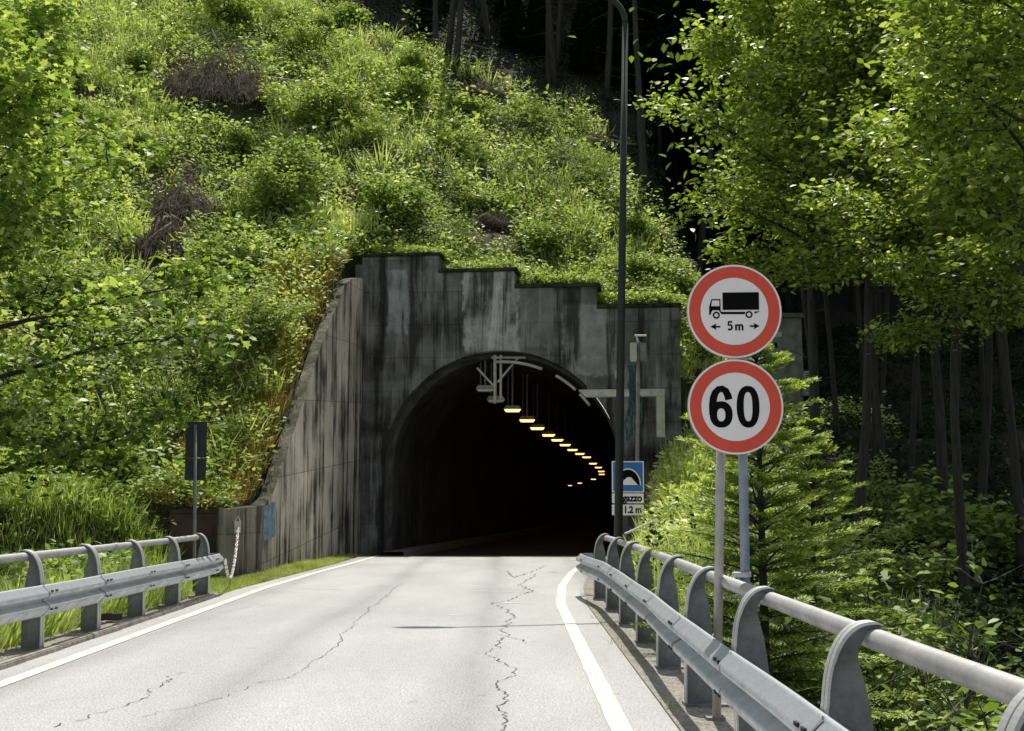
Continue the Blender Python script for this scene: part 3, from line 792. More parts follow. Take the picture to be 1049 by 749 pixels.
# length sign (upper) on the blue grey pole
YS = 8.0
pU, pL = at(752.3, 319, YS), at(753, 417, YS)
b2 = Vector((1.475, 8.12, 0))
s1 = empty('length_limit_sign', b2, label='upper round red bordered sign with black lorry and 5 m, on blue grey pole', cat='road sign')
mb = MB(); mb.tube([(0, 0, -.4), (.0, 0, pU.z+.2)], .030, 14); mb.build('pole', M['pole_blue'], s1, smooth=True)
mb = MB()
for z in (.86, .94): mb.tube([(0, 0, z), (0, 0, z+.03)], .038, 14); mb.box(-.08, .0, -.07, .03, z, z+.03)
mb.parts('clamp', M['galv_rim'], s1)
pl = make_plate(s1, pU-b2)
mb = MB()
for z in (-.12, .12): mb.box(-.06, .06, .0225, .12, z-.015, z+.015)
mb.parts('bracket', M['galv'], pl)
def Zc(x, y): return ((x-370)/343*RS, (387-y)/343*RS)
mb = MB(); y_ = -.0035
poly(mb, [Zc(285, 250), Zc(285, 378), Zc(549, 376), Zc(549, 247)][::1], y_)
mb.build('lorry_box', M['sign_black'], pl)
mb = MB()
cab_o = [Zc(*p) for p in ((208, 298), (188, 352), (186, 412), (200, 414), (206, 394), (222, 380), (250, 380), (266, 396), (273, 408), (440, 410), (446, 398), (455, 390), (280, 388), (270, 384), (270, 298))]
# cab made of convex pieces around the window
for q_ in (((204, 298), (270, 298), (270, 307), (210, 307)), ((204, 298), (210, 307), (202, 350), (188, 352)), ((262, 307), (270, 307), (270, 350), (262, 350)), ((188, 350), (270, 350), (270, 380), (187, 380)), ((187, 380), (212, 380), (202, 396), (199, 413), (186, 413)), ((258, 380), (270, 380), (274, 395), (266, 398)),
           ((266, 391), (452, 391), (442, 409), (274, 409)), ((513, 390), (552, 386), (549, 391), (516, 405))):
    poly(mb, [Zc(*p) for p in q_], y_)
for cx_, cy_ in ((238, 416), (475, 411)):
    o_ = [Zc(cx_+26*math.cos(t), cy_+26*math.sin(t)) for t in np.linspace(0, 2*math.pi, 32, endpoint=False)]
    i_ = [Zc(cx_+14.5*math.cos(t), cy_+14.5*math.sin(t)) for t in np.linspace(0, 2*math.pi, 32, endpoint=False)]
    ringpoly(mb, o_, i_, y_-.0003)
mb.build('lorry', M['sign_black'], pl)
for grp in (((194, 500), (238, 476), (232, 494), (266, 494), (266, 506), (232, 506), (238, 524)), ((550, 495), (506, 471), (512, 489), (478, 489), (478, 501), (512, 501), (506, 519))):
    mb = MB(); poly(mb, [Zc(*p) for p in grp], y_); mb.build('arrow', M['sign_black'], pl)

mb = MB()
stroke(mb, [Zc(*p) for p in ((352, 465), (326, 465), (324, 491), (336, 486), (346, 490), (350, 503), (346, 517), (335, 522), (321, 517))], .0125, y_)
stroke(mb, [Zc(*p) for p in ((379, 528), (379, 484))], .012, y_-.0002); 
stroke(mb, [Zc(*p) for p in ((379, 495), (386, 488), (396, 487), (402, 494), (402, 528))], .0115, y_-.0004)
stroke(mb, [Zc(*p) for p in ((402, 495), (410, 488), (420, 487), (426, 494), (426, 528))], .0115, y_-.0006)
mb.build('lettering', M['sign_black'], pl)
# speed sign (lower) on the leaning pale pole
b1 = Vector((1.315, 8.42, 0))
s2 = empty('speed_limit_sign', b1, label='lower round red bordered speed limit sign reading 60, on pale leaning pole', cat='road sign')
mb = MB(); top = Vector((at(740, 400, 8.14).x, 8.14, pL.z+.25)); mb.tube([(0, 0, -.3), top-b1], .029, 14); mb.build('pole', M['pole_pale'], s2, smooth=True)
mb = MB(); mb.box(-.06, .06, -.06, .06, .012, .03); mb.build('foot_plate', M['galv_post'], s2)
pl = make_plate(s2, pL+Vector((0, -.02, 0))-b1)
mb = MB()
for z in (-.12, .12): mb.box(-.14, .06, .0225, .10, z-.015, z+.015)
mb.parts('bracket', M['galv'], pl)
def dig(cx_, s_w, s_h, f): return [(cx_+x*s_w, .002+z*s_h) for x, z in f]
HW, HH = .072, .132
mb = MB(); cx0 = .078; ringpoly(mb, [(cx0+x*HW, z*HH) for x, z in sup(0, 0, 1, 1, 2.3)], [(cx0+x*HW, z*HH) for x, z in sup(0, 0, .38, .70, 2.5)], y_)
cx6 = -.092
ringpoly(mb, [(cx6+x*HW, z*HH) for x, z in sup(0, -.37, 1, .63, 2.2)], [(cx6+x*HW, z*HH) for x, z in sup(0, -.39, .36, .31, 2.3)], y_)
stroke(mb, [(cx6+x*HW, z*HH) for x, z in ((-.72, -.40), (-.74, .05), (-.66, .42), (-.48, .68), (-.2, .83), (.12, .86), (.42, .76), (.62, .52), (.69, .34))], [.046, .046, .046, .044, .042, .042, .044, .046, .046], y_-.0004)
mb.build('digits', M['sign_black'], pl)

# rear of a tall sign on the left
sb = empty('road_sign', (float(at(200, 540, 21).x), 21, -.1), label='dark rear of a tall narrow rectangular sign beside the left guardrail end', cat='road sign')
M['sign_rear'] = simple('dark_sign_rear', (.018, .026, .024), .6, var=.2)
zt, zb = at(199, 432, 21).z+.1, at(199, 492, 21).z+.1
mb = MB(); mb.tube([(.03, -.05, -.3), (-.03, -.05, zt-.05)], .028, 10); mb.build('pole', galv('grey_pole', (.14, .15, .15), (.25, .26, .26), .6, .3), sb, smooth=True)
zm = zb+(zt-zb)*.38
for (a_, b_) in ((zb, zm-.006), (zm+.006, zt)):
    mb = MB(); mb.box(-.20, .15, 0, .018, a_, b_); p_ = mb.build('panel', M['sign_rear'], sb, bevel=.006)
    mb = MB()
    for q_ in (.25, .75): mb.box(-.16, .11, -.018, -.002, a_+(b_-a_)*q_-.012, a_+(b_-a_)*q_+.012)
    mb.parts('rail', M['sign_rear'], p_)

# ------------------------------------------------------------------ street lamp
M['lamp_green'] = simple('dark_green_paint', (.014, .022, .016), .65, var=.25, scale=5)
lb = at(632, 548, 20.6); lp_ = empty('street_lamp', (lb.x, 20.6, -.1), label='tall dark green street lamp pole beside the right guardrail end', cat='street lamp')
tp = at(640.5, 24, 20.6)-Vector((lb.x, 20.6, -.1))
mb = MB(); mb.tube([(0, 0, 0), tp*.5, tp], [.072, .062, .05], 14); mb.tube([(0, 0, 0), (0, 0, .5)], .085, 14); mb.build('pole', M['lamp_green'], lp_, smooth=True)
mb = MB(); pts = [tp + Vector((-.50*(1-math.cos(t)), 0, .50*math.sin(t))) for t in np.linspace(0, R(52), 7)]; hx = -.10-lb.x; hz = 10.75-(-.1)
e = Vector((hx, 0, hz)); pts += [pts[-1].lerp(e, .3)+Vector((0, 0, .03)), pts[-1].lerp(e, .7)+Vector((0, 0, .04)), e]
mb.tube(pts, [.05]*7+[.044, .04, .036], 12); mb.build('arm', M['lamp_green'], lp_, smooth=True)
mb = MB(); mb.tube([e+Vector((.08, 0, 0)), e+Vector((-.12, 0, .0)), e+Vector((-.4, 0, .0)), e+Vector((-.62, 0, -.02))], [.05, .10, .12, .05], 10)
mb.build('lamp_head', M['lamp_grey'], lp_, smooth=True)
# overhead cables running to the lamp
M['cable'] = simple('black_cable', (.02, .02, .02), .7)

# ------------------------------------------------------------------ right of the portal
M['mast'] = galv('mast_steel', (.18, .18, .17), (.32, .31, .29), .6, .3)
mp = at(651, 500, 34.6); mz = float(terrain(mp.x, 34.6)); cm = empty('signal_mast', (mp.x, 34.6, mz), label='thin grey mast carrying two small boxes right of the tunnel arch', cat='mast')
mt = at(654, 352, 34.6)-Vector((mp.x, 34.6, mz))
mb = MB(); mb.tube([(0, 0, -.5), mt*.55, mt+Vector((0, 0, .05))], [.07, .055, .05], 10); mb.build('pole', M['mast'], cm, smooth=True)
for dx in (-.14, .13):
    mb = MB(); mb.box(mt.x+dx-.09, mt.x+dx+.09, -.09, .04, mt.z-.5, mt.z+.02); mb.build('box', M['pale_metal'] if dx < 0 else M['mast'], cm, bevel=.015)
mb = MB(); mb.tube([(mt.x-.1, 0, mt.z+.22), (mt.x+.22, 0, mt.z+.22)], .03, 6); mb.tube([(mt.x, 0, mt.z), (mt.x-.05, 0, mt.z+.22)], .03, 6); mb.parts('top_bar', M['pale_metal'], cm)
# tunnel name sign
ts = at(643.5, 540, 33.2); ts_z = float(terrain(ts.x, 33.2)); tn = empty('tunnel_name_sign', (ts.x, 33.2, min(ts_z, .9)), label='blue tunnel symbol sign with two white name plates below', cat='road sign')
def loc_(px, py, d=0): q = at(px, py, 33.2); return (q.x-ts.x, q.z-tn.location.z)
M['sign_blue'] = simple('sign_blue', (.02, .16, .50), .4, var=.08)
def rect(mb, px0, px1, py0, py1, y): 
    a_, b_ = loc_(px0, py1); c_, d_ = loc_(px1, py0); poly(mb, [(a_, b_), (c_, b_), (c_, d_), (a_, d_)], y)
for (y0p, y1p, mt_, nm) in ((472.5, 504.5, 'sign_white', 'symbol_panel'), (505.5, 515.5, 'sign_white', 'name_plate'), (517, 528, 'sign_white', 'distance_plate')):
    a_, b_ = loc_(627, y1p); c_, d_ = loc_(659.5, y0p)
    mb = MB(); mb.box(a_, c_, 0, .03, b_, d_); p_ = mb.build(nm, M[mt_], tn, bevel=.008)
    if nm == 'symbol_panel':
        mb = MB(); rect(mb, 628.2, 658.3, 473.6, 503.4, -.003); mb.build('blue_field', M['sign_blue'], p_)
        cx_, cz_ = loc_(643.5, 497); k = loc_(644.5, 497)[0]-cx_
        arc = lambda r, y_s=1: [(cx_+r*k*math.cos(t), cz_+r*k*y_s*math.sin(t)) for t in np.linspace(0, math.pi, 25)]
        mb = MB(); poly(mb, arc(13.2, 1.3), -.006); mb.build('arch_outline', M['sign_white'], p_)
        mb = MB(); poly(mb, arc(12, 1.32), -.009); mb.build('arch_dark', M['sign_black'], p_)
        mb = MB(); poly(mb, [(cx_-10*k, cz_+.002), (cx_+10*k, cz_+.002), (cx_+3*k, cz_+8*k), (cx_-1*k, cz_+8*k)], -.012); mb.build('road_symbol', M['sign_white'], p_)
    else:
        txt = 'Fugazzo' if nm == 'name_plate' else '1.2 m'
        cu = bpy.data.curves.new('t', 'FONT'); cu.body = txt; cu.size = .26 if nm == 'name_plate' else .24; cu.offset = .010; cu.align_x = 'CENTER'; cu.align_y = 'CENTER'
        to = bpy.data.objects.new('t', cu); me_ = bpy.data.meshes.new_from_object(to); bpy.data.objects.remove(to)
        xc_, zc_ = loc_(643.5 if nm == 'name_plate' else 648, (y0p+y1p)/2)
        for v_ in me_.vertices: x_, z_ = v_.co.x*(.86), v_.co.y; v_.co = (xc_+x_, -.004, zc_+z_)
        me_.materials.clear(); link('lettering', me_, M['sign_black'], p_)
        if nm == 'distance_plate':
            mb = MB(); x0, z0 = loc_(632, 522.5); poly(mb, [(x0-.018, z0-.09), (x0+.018, z0-.09), (x0+.018, z0+.04), (x0-.018, z0+.04)], -.004); poly(mb, [(x0-.05, z0+.03), (x0+.05, z0+.03), (x0, z0+.11)], -.0045); mb.build('arrow', M['sign_black'], p_)
mb = MB(); 
for px in (634, 653): x0 = loc_(px, 500)[0]; mb.tube([(x0, .05, -.6), (x0, .05, loc_(px, 474)[1])], .03, 8)
mb.parts('pole', M['mast'], tn, smooth=True)
# white cable duct across the wall
cd = empty('cable_duct', (0, 0, 0), label='pale L shaped cable duct running right from the arch to the bank', cat='cable duct')
q0, q1, q2 = at(600, 403, 37.2), at(681, 403, 36.9), at(677, 428, 36.9); cd.location = q0
mb = MB(); h = .11
mb.add([(0, 0, -h), (q1.x-q0.x, q1.y-q0.y, -h), (q1.x-q0.x, q1.y-q0.y, h), (-.22, 0, h), (0, .25, -h), (q1.x-q0.x, q1.y-q0.y+.25, -h), (q1.x-q0.x, q1.y-q0.y+.25, h), (-.22, .25, h)], [(0, 1, 2, 3), (7, 6, 5, 4), (3, 2, 6, 7), (0, 4, 5, 1), (1, 5, 6, 2), (0, 3, 7, 4)])
mb.build('duct', M['pale_metal'], cd, bevel=.01)
mb = MB(); xx = q1.x-q0.x; mb.box(xx-.24, xx-.003, q1.y-q0.y+.003, q1.y-q0.y+.24, -1.3, -h-.002); mb.build('riser', M['pale_metal'], cd, bevel=.01)
mb = MB(); a_ = at(632, 384, 38.0)-q0; mb.box(a_.x-.08, a_.x+.08, a_.y-.12, a_.y+.05, a_.z-.13, a_.z+.13); mb.build('junction_box', M['pale_metal'], cd, bevel=.01)
# torn netting
ng = at(650, 374, 35.6); net = empty('torn_netting', ng, label='torn blue green netting hanging beside the lamp pole and mast', cat='netting')
mb = MB(); r = random.Random(3); zl = at(650, 458, 35.6).z-ng.z
for k in range(16):
    x = r.uniform(-.20, .16); z1 = zl*r.uniform(.45, 1.0); pts = []
    w_ = r.uniform(.012, .035); pts = [(x*.5+r.uniform(-.03, .03)+(x*.7)*(i/9) + .05*math.sin(i*.9+k), .03*k % .2, z1*i/9) for i in range(10)]
    o = len(mb.v)
    for (a_, b_, c_) in pts: mb.v += [(a_-w_, b_, c_), (a_+w_, b_+.02, c_)]
    for i in range(9): mb.f.append((o+2*i, o+2*i+1, o+2*i+3, o+2*i+2))
mb.parts('strand', simple('teal_net', (.04, .11, .12), .7, var=.5, scale=12), net)
# low dark wall below bank, with white rail
bw = empty('bank_wall', (3.75, 34.0, 0), label='low dark stone wall below the grassy bank behind the name sign', cat='wall')
mb = MB(); mb.box(-.35, 1.9, 0, .4, -.5, 1.35); mb.build('wall_face', M['rust'], bw, bevel=.03)
br_ = at(640, 547, 30.5); wb = empty('barrier_bar', br_, label='thin white bar sloping up behind the right guardrail end', cat='bar')
mb = MB(); e = at(669, 534.5, 30.5)-br_; mb.tube([(0, 0, 0), e], .028, 8); mb.build('bar', M['sign_white'], wb); 
mb = MB(); mb.tube([e*.9, e*.9+Vector((0, 0, -1.0))], .03, 8); mb.tube([e*.03, e*.03+Vector((0, 0, -.9))], .03, 8); mb.parts('support', M['mast'], wb)
# hut
hb = at(775, 440, 43); hut = empty('utility_hut', (8.0, 43.2, 3.6), label='grey concrete utility hut with a green metal door behind the round signs', cat='hut')
M['hut'] = simple('hut_render', (.27, .27, .235), .9, var=.3, scale=2.5, bump=.3)
M['door'] = simple('green_grey_door', (.22, .30, .26), .6, var=.1)
xr_ = at(821, 330, 43.2).x-8.0; xl_ = at(728, 330, 43.2).x-8.0; ztop = at(800, 326, 43.2).z-3.6
mb = MB(); mb.box(xl_, xr_, 0, 3, -.8, ztop); mb.build('wall', M['hut'], hut)
mb = MB(); mb.box(xl_-.15, xr_+.12, -.18, 3.2, ztop+.003, ztop+.16); mb.build('roof', simple('hut_roof', (.14, .14, .13), .9, bump=.3), hut, bevel=.02)
dx0, dx1 = at(762, 400, 43.2).x-8, at(800.5, 400, 43.2).x-8
mb = MB(); mb.box(dx0, dx1, -.04, -.003, .1, at(780, 340, 43.2).z-3.6); dr = mb.build('door', M['door'], hut, bevel=.01)
mb = MB(); mb.box(dx1-1.1, dx1+.05, -.07, -.045, at(780, 340, 43.2).z-3.6-.18, at(780, 340, 43.2).z-3.6-.02); mb.build('lintel', M['pale_metal'], dr)
mb = MB()
a_, b_ = at(784, 369, 43.2), at(797, 361, 43.2); mb.box(a_.x-8, b_.x-8, -.052, -.045, a_.z-3.6, b_.z-3.6); mb.build('blue_plate', simple('cyan_plate', (.10, .42, .52), .5), dr)
a_, b_ = at(784, 356.5, 43.2), at(796, 351, 43.2); mb = MB(); mb.box(a_.x-8, b_.x-8, -.052, -.045, a_.z-3.6, b_.z-3.6); mb.build('dark_plate', M['sign_black'], dr)
a_, b_ = at(786, 382, 43.2), at(798, 375, 43.2); mb = MB(); mb.box(a_.x-8, b_.x-8, -.052, -.045, a_.z-3.6, b_.z-3.6); mb.build('warning_plate', simple('warning_plate', (.45, .30, .14), .6, var=.5, scale=8), dr)
ac = at(830, 392, 42.9); aco = empty('air_conditioner', (ac.x, 42.9, ac.z-.38), label='pale outdoor air conditioning unit on the side of the utility hut', cat='air conditioner')
mb = MB(); mb.box(-.19, .19, 0, .8, 0, .78); cs = mb.build('casing', M['pale_metal'], aco, bevel=.02)
mb = MB()
for i in range(9): mb.box(-.15, .15, -.012, -.003, .08+i*.075, .11+i*.075)
mb.build('grille', M['dark'], cs)
mb = MB(); mb.box(-.25, .25, -.05, .82, -.07, -.003); mb.tube([(-.15, .4, .78), (-.18, .4, 2.2)], .02, 6); mb.build('bracket', M['mast'], aco)

# ------------------------------------------------------------------ vegetation generators
def branch_path(p0, d, L, n, droop, wig, r):
    pts = [Vector(p0)]; d = Vector(d).normalized()
    for i in range(n):
        d = (d + Vector((r.uniform(-wig, wig), r.uniform(-wig, wig), r.uniform(-wig, wig)+droop))).normalized()
        pts.append(pts[-1]+d*L/n)
    return pts
def broadleaf(name_tr, height, crown_z, rad, seed, mat, leafsize, nl, shape='oval', trunk_r=.12, lean=0.05, levels=3, nb=16, barkm='bark', clump=9, lsd=.3, flat=.55):
    """returns (trunk mesh, crown mesh), crown leaves sit round the twigs of a branching skeleton"""
    r = random.Random(seed); rg = np.random.default_rng(seed)
    mb = MB(); tips = []
    tr = branch_path((0, 0, -.4), (lean, lean*.4, 1), height*.93, 12, .03, .05, r)
    mb.tube(tr, [trunk_r*(1-.085*i) for i in range(13)], 10)
    def at_h(z):
        for a_, b_ in zip(tr[:-1], tr[1:]):
            if a_.z <= z <= b_.z: return a_.lerp(b_, (z-a_.z)/max(b_.z-a_.z, 1e-6))
        return tr[-1]
    for i in range(nb):
        t = i/(nb-1); z = crown_z + (height*.9-crown_z)*t*.95; p = at_h(z); a_ = i*2.4+r.uniform(-.5, .5)
        L = rad*(1.0-.62*t**1.5)*r.uniform(.7, 1.15)*(.75 if t < .06 else 1)
        el = .25+.7*t
        b = branch_path(p, (math.cos(a_), math.sin(a_), el), L, 7, .0, .12, r)
        br0 = trunk_r*.34*(1-.5*t)
        mb.tube(b, [br0*(1-.12*j) for j in range(8)], 6)
        for j in range(2, 8):
            for s_ in range(2 if levels > 2 else 1):
                d = (b[j]-b[j-1]).normalized(); side = d.cross(Vector((0, 0, 1))).normalized()*(1 if (j+s_) % 2 else -1)
                L2 = L*r.uniform(.22, .42)*(1.1-.07*j)
                b2 = branch_path(b[j], d*.6+side*r.uniform(.5, 1)+Vector((0, 0, r.uniform(-.3, .45))), L2, 4, .02, .16, r)
                mb.tube(b2, [br0*.35, br0*.28, br0*.2, br0*.14, br0*.08], 4, cap=False)
                for k in range(1, 5): tips.append((b2[k], (b2[k]-b2[k-1]).normalized(), 1.0))
        tips.append((b[-1], (b[-1]-b[-2]).normalized(), 1.))
    T = np.array([t[0] for t in tips]); Dt = np.array([t[1] for t in tips]); n = nl
    ii = rg.integers(0, len(T), n//clump)
    c = T[ii] + rg.normal(0, .10*rad/2.5, (len(ii), 3)); ctone = rg.normal(.5, .16, len(ii))
    c = np.repeat(c, clump, 0); ct = np.repeat(ctone, clump); dd = np.repeat(Dt[ii], clump, 0)
    P = c + rg.normal(0, leafsize*1.25, c.shape)*np.array([1, 1, .55])
    D = dd*.6 + rg.normal(0, .8, c.shape)*np.array([1, 1, .35]) + np.array([0, 0, -.25])
    Nn = np.array([0, 0, 1.0]) + rg.normal(0, flat, c.shape)
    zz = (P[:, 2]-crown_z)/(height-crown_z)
    tone = ct + rg.normal(0, .13, len(P)) + .34*(zz-.42)  # lower crown darker, top lighter: fall of daylight painted into leaf tone
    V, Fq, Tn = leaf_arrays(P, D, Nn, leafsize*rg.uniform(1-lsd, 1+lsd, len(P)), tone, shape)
    cm_ = np_mesh('crown', V, Fq, tones_per_vert=Tn); cm_.materials.append(mat)
    tm = mb.mesh('trunk', smooth=True); tm.materials.append(M[barkm])
    return tm, cm_
def put_tree(name, meshes, loc, rz=0, sc_=1, **k):
    o = empty(name, loc, (0, 0, rz), **k); o.scale = (sc_, sc_, sc_)
    link('trunk', meshes[0], None, o); link('crown', meshes[1], None, o); return o

# left maple reaching in over the verge
mp_m = broadleaf('maple', 9.5, 1.6, 3.6, 5, M['leaf_maple'], .11, 23000, 'lobed', .15, .02, 3, 26, clump=8)
put_tree('maple_tree', mp_m, (-9.3, 20.5, -.2), 0.4, 1.15, label='leafy maple tree with dark lobed leaves overhanging the left edge', cat='tree')
# right hand broadleaf trees
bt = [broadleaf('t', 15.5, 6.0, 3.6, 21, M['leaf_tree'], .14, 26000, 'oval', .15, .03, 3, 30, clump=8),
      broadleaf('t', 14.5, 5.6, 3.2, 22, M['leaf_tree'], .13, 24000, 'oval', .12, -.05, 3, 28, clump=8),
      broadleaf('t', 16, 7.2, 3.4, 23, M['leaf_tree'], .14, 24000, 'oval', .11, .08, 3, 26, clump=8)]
TL = [(836, 27, 0, 'bright green broadleaf tree nearest the signs with branches reaching left', 1.0), (872, 25, 1, 'broadleaf tree with stout straight trunk right of the utility hut', 1.0), (915, 32, 2, 'slim broadleaf tree in the shade behind the stout trunk', .95),
      (962, 26.5, 0, 'broadleaf tree with a forked trunk on the right', .95), (1000, 31, 1, 'tall broadleaf tree right of the forked one', 1.1), (1045, 24, 2, 'broadleaf tree at the right edge with a leaning trunk', .95),
      (1110, 28, 0, 'broadleaf tree just at the right margin, partly cut off', 1.0), (1095, 15.5, 2, 'broadleaf tree beyond the right edge whose low boughs reach in above the rail', .85),
      (985, 20.5, 1, 'nearest broadleaf tree on the right, crown spreading over the ravine', .82)]
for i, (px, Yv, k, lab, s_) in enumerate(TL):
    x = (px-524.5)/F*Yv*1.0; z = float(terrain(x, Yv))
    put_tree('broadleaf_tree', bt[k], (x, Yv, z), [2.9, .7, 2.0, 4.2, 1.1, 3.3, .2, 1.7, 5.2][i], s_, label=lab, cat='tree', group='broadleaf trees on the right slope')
# bare trunks in the wood behind
for i, (px, Yv) in enumerate([(838, 35), (858, 38), (893, 36), (902, 41), (930, 34), (943, 40), (975, 37), (1012, 36), (1030, 42), (886, 44)]):
    x = (px-524.5)/F*Yv; z = float(terrain(x, Yv)); r = random.Random(50+i)
    mb = MB(); pth = branch_path((0, 0, -.5), (r.uniform(-.08, .08), 0, 1), 13, 9, .02, .04, r); mb.tube(pth, [.09-.006*j for j in range(10)], 8)
    o = empty('forest_tree', (x, Yv, z), label='slim dark trunk standing in the shaded wood behind the ravine', cat='tree', group='slim trunks in the shaded wood')
    tw = MB()
    for j in range(6):
        p = pth[2+j % 7]; a_ = j*2.1; tw.tube(branch_path(p, (math.cos(a_), math.sin(a_), r.uniform(-.1, .5)), r.uniform(.6, 1.8), 4, -.03, .12, r), [.02, .016, .011, .007, .003], 4, cap=False)
    mb.build('trunk', M['bark'], o, smooth=True); tw.parts('branch', M['bark'], o)
    rg = np.random.default_rng(i); P = np.stack([rg.normal(0, 1.7, 2600), rg.normal(0, 1.7, 2600), rg.uniform(7.5, 14, 2600)], 1)
    V, Fq, T_ = leaf_arrays(P, rg.normal(0, 1, P.shape), np.array([0, 0, 1.0])+rg.normal(0, .4, P.shape), .3, rg.normal(.3, .15, len(P)), 'oval')
    link('crown', np_mesh('crown', V, Fq, tones_per_vert=T_), M['leaf_tree'], o)

# spruces -------------------------------------------------------------
def spruce(height, z0, rad, seed, whorl, per, twigs, needle, nlen, mat, trunk_r, droop=-.05, tipc=.5, PW=.62):
    r = random.Random(seed); rg = np.random.default_rng(seed); mb = MB(); mb.tube([(0, 0, -.5), (0.03, 0, height*.5), (0, 0, height)], [trunk_r, trunk_r*.6, .012], 8)
    P, D, S, T = [], [], [], []
    for i in range(whorl):
        t = i/(whorl-1); z = z0+(height-z0)*t
        for k in range(per):
            a_ = 2*math.pi*k/per + i*1.1 + r.uniform(-.25, .25); L = rad*(1-t)**PW*r.uniform(.75 if tipc < .5 else .5, 1.15)+.10
            b = branch_path((0, 0, z+r.uniform(-.06, .06)), (math.cos(a_), math.sin(a_), .10+.5*t), L, 6, droop, .05, r)
            mb.tube(b, [trunk_r*.16*(1-.13*j)+.002 for j in range(7)], 4, cap=False)
            for j in range(twigs):
                s_ = .18+.82*j/(twigs-1) ; f_ = s_*6; j0 = min(int(f_), 5); p = b[j0].lerp(b[j0+1], f_-j0); d = (b[j0+1]-b[j0]).normalized()
                side = d.cross(Vector((0, 0, 1))).normalized()
                for sg in (-1, 1):
                    l2 = max(.06, L*.42*(1.12-s_)*r.uniform(.7, 1.2)); dd = (d*.75+side*sg*.8+Vector((0, 0, -.14))).normalized()
                    m_ = max(3, int(l2/needle))
                    for q in range(m_):
                        u = (q+.5)/m_; P.append(p+dd*l2*u+Vector((0, 0, -.10*l2*u*u))); D.append(dd); S.append(1); T.append(s_*.45+u*.4)
                if j == twigs-1:
                    for q in range(3): P.append(b[6]-d*.05*q); D.append(d); S.append(1); T.append(.9)
    P = np.array(P); D = np.array(D); T = np.array(T); n = len(P)
    arrs = []
    for sgn in (-1, 1, 0):
        sidev = norm(np.cross(D, [0, 0, 1.0]))
        dd = D*.9 + sidev*sgn*.75 + (np.array([0, 0, .5]) if sgn == 0 else 0) + rg.normal(0, .14, D.shape)
        nn = np.array([0, 0, 1.0]) + rg.normal(0, .35, D.shape)
        arrs.append(leaf_arrays(P, dd, nn, nlen*rg.uniform(.75, 1.2, n), np.clip(T*.75+tipc*.3+rg.normal(-.08, .13, n), 0, 1), 'diamond' if nlen > .2 else 'needle'))
    V, Fq, Tn = merge(arrs); cm_ = np_mesh('foliage', V, Fq, tones_per_vert=Tn); cm_.materials.append(mat)
    tm = mb.mesh('trunk', smooth=True); tm.materials.append(M['bark']); return tm, cm_
ys_m = spruce(5.4, .4, 1.55, 3, 26, 7, 13, .028, .062, M['needle_young'], .07, -.05, .9)
o = put_tree('spruce_tree', ys_m, (2.36, 12.2, -2.45), 0, 1.0, label='young bright green spruce just behind the round signs', cat='tree')
o = put_tree('spruce_tree', ys_m, (3.35, 14.2, -2.4), 2.2, .86, label='second young spruce, lower and behind the one at the signs', cat='tree')
o = put_tree('spruce_tree', ys_m, (2.95, 15.8, -2.1), 4.2, .80, label='smallest young spruce, left of the signs below the name sign', cat='tree')
sp = [spruce(23, 7, 3.6, 31+i, 28, 6, 7, .30, .52, M['needle_dark'], .2, -.06, .2) for i in range(2)]
rr = random.Random(9); cnt = 0
terr_ = lambda x, y: float(terrain(x, y))
def front(x): return float(shade_y(x))+float(np.interp(x, [-14, -10, 4, 8, 12], [18, 22, 23, 19, 12]))
y = 46.0
while y < 132:
    x = -46.0+rr.uniform(-1, 1)
    while x < 50:
        xx_, yy_ = x+rr.uniform(-1.5, 1.5), y+rr.uniform(-1.5, 1.5)
        if yy_ > front(xx_) and abs(xx_) < 12+yy_*.42:
            o = put_tree('forest_spruce', sp[cnt % 2], (xx_, yy_, float(terrain(xx_, yy_))-.2), rr.uniform(0, 6.28), rr.uniform(.85, 1.15), label='tall dark spruce with bare lower trunk in the forest above the tunnel', cat='tree', group='tall spruces of the forest above the tunnel'); cnt += 1
        x += 4.2 if y < 82 else 6.0
    y += 4.2 if y < 82 else 6.0
print('spruces', cnt)
rs = random.Random(12); k = 0
while k < 26:
    yv = rs.uniform(48, 74); x = rs.uniform(-11, 9)
    if not (float(shade_y(x))+.6 < yv < float(shade_y(x))+11): continue
    z = terr_(x, yv)
    if k < 17:
        H_ = rs.uniform(8, 15); mb = MB(); pth = branch_path((0, 0, -.5), (rs.uniform(-.12, .12), rs.uniform(-.1, .1), 1), H_, 8, .01, .03, rs); mb.tube(pth, [.17-.016*j for j in range(9)], 8)
        o = empty('dead_tree', (x, yv, z), label='bare dark trunk with dead twigs standing in the shade above the sunlit slope', cat='tree', group='bare trunks in the shade above the slope'); mb.build('trunk', M['bark'], o, smooth=True)
        for j in range(16):
            p = pth[j % 8].lerp(pth[j % 8+1], rs.random()); a_ = rs.uniform(0, 6.28); tw = MB(); tw.tube(branch_path(p, (math.cos(a_), math.sin(a_), rs.uniform(-.5, .1)), rs.uniform(.8, 2.2), 4, -.05, .15, rs), [.022, .018, .012, .008, .004], 4, cap=False); tw.build('branch', M['bark'], o)
    else: put_tree('small_spruce', sp[k % 2], (x, yv, z-1.2), rs.uniform(0, 6), rs.uniform(.17, .26), label='small dark spruce growing in the shade at the forest edge', cat='tree', group='small dark spruces at the forest edge')
    k += 1

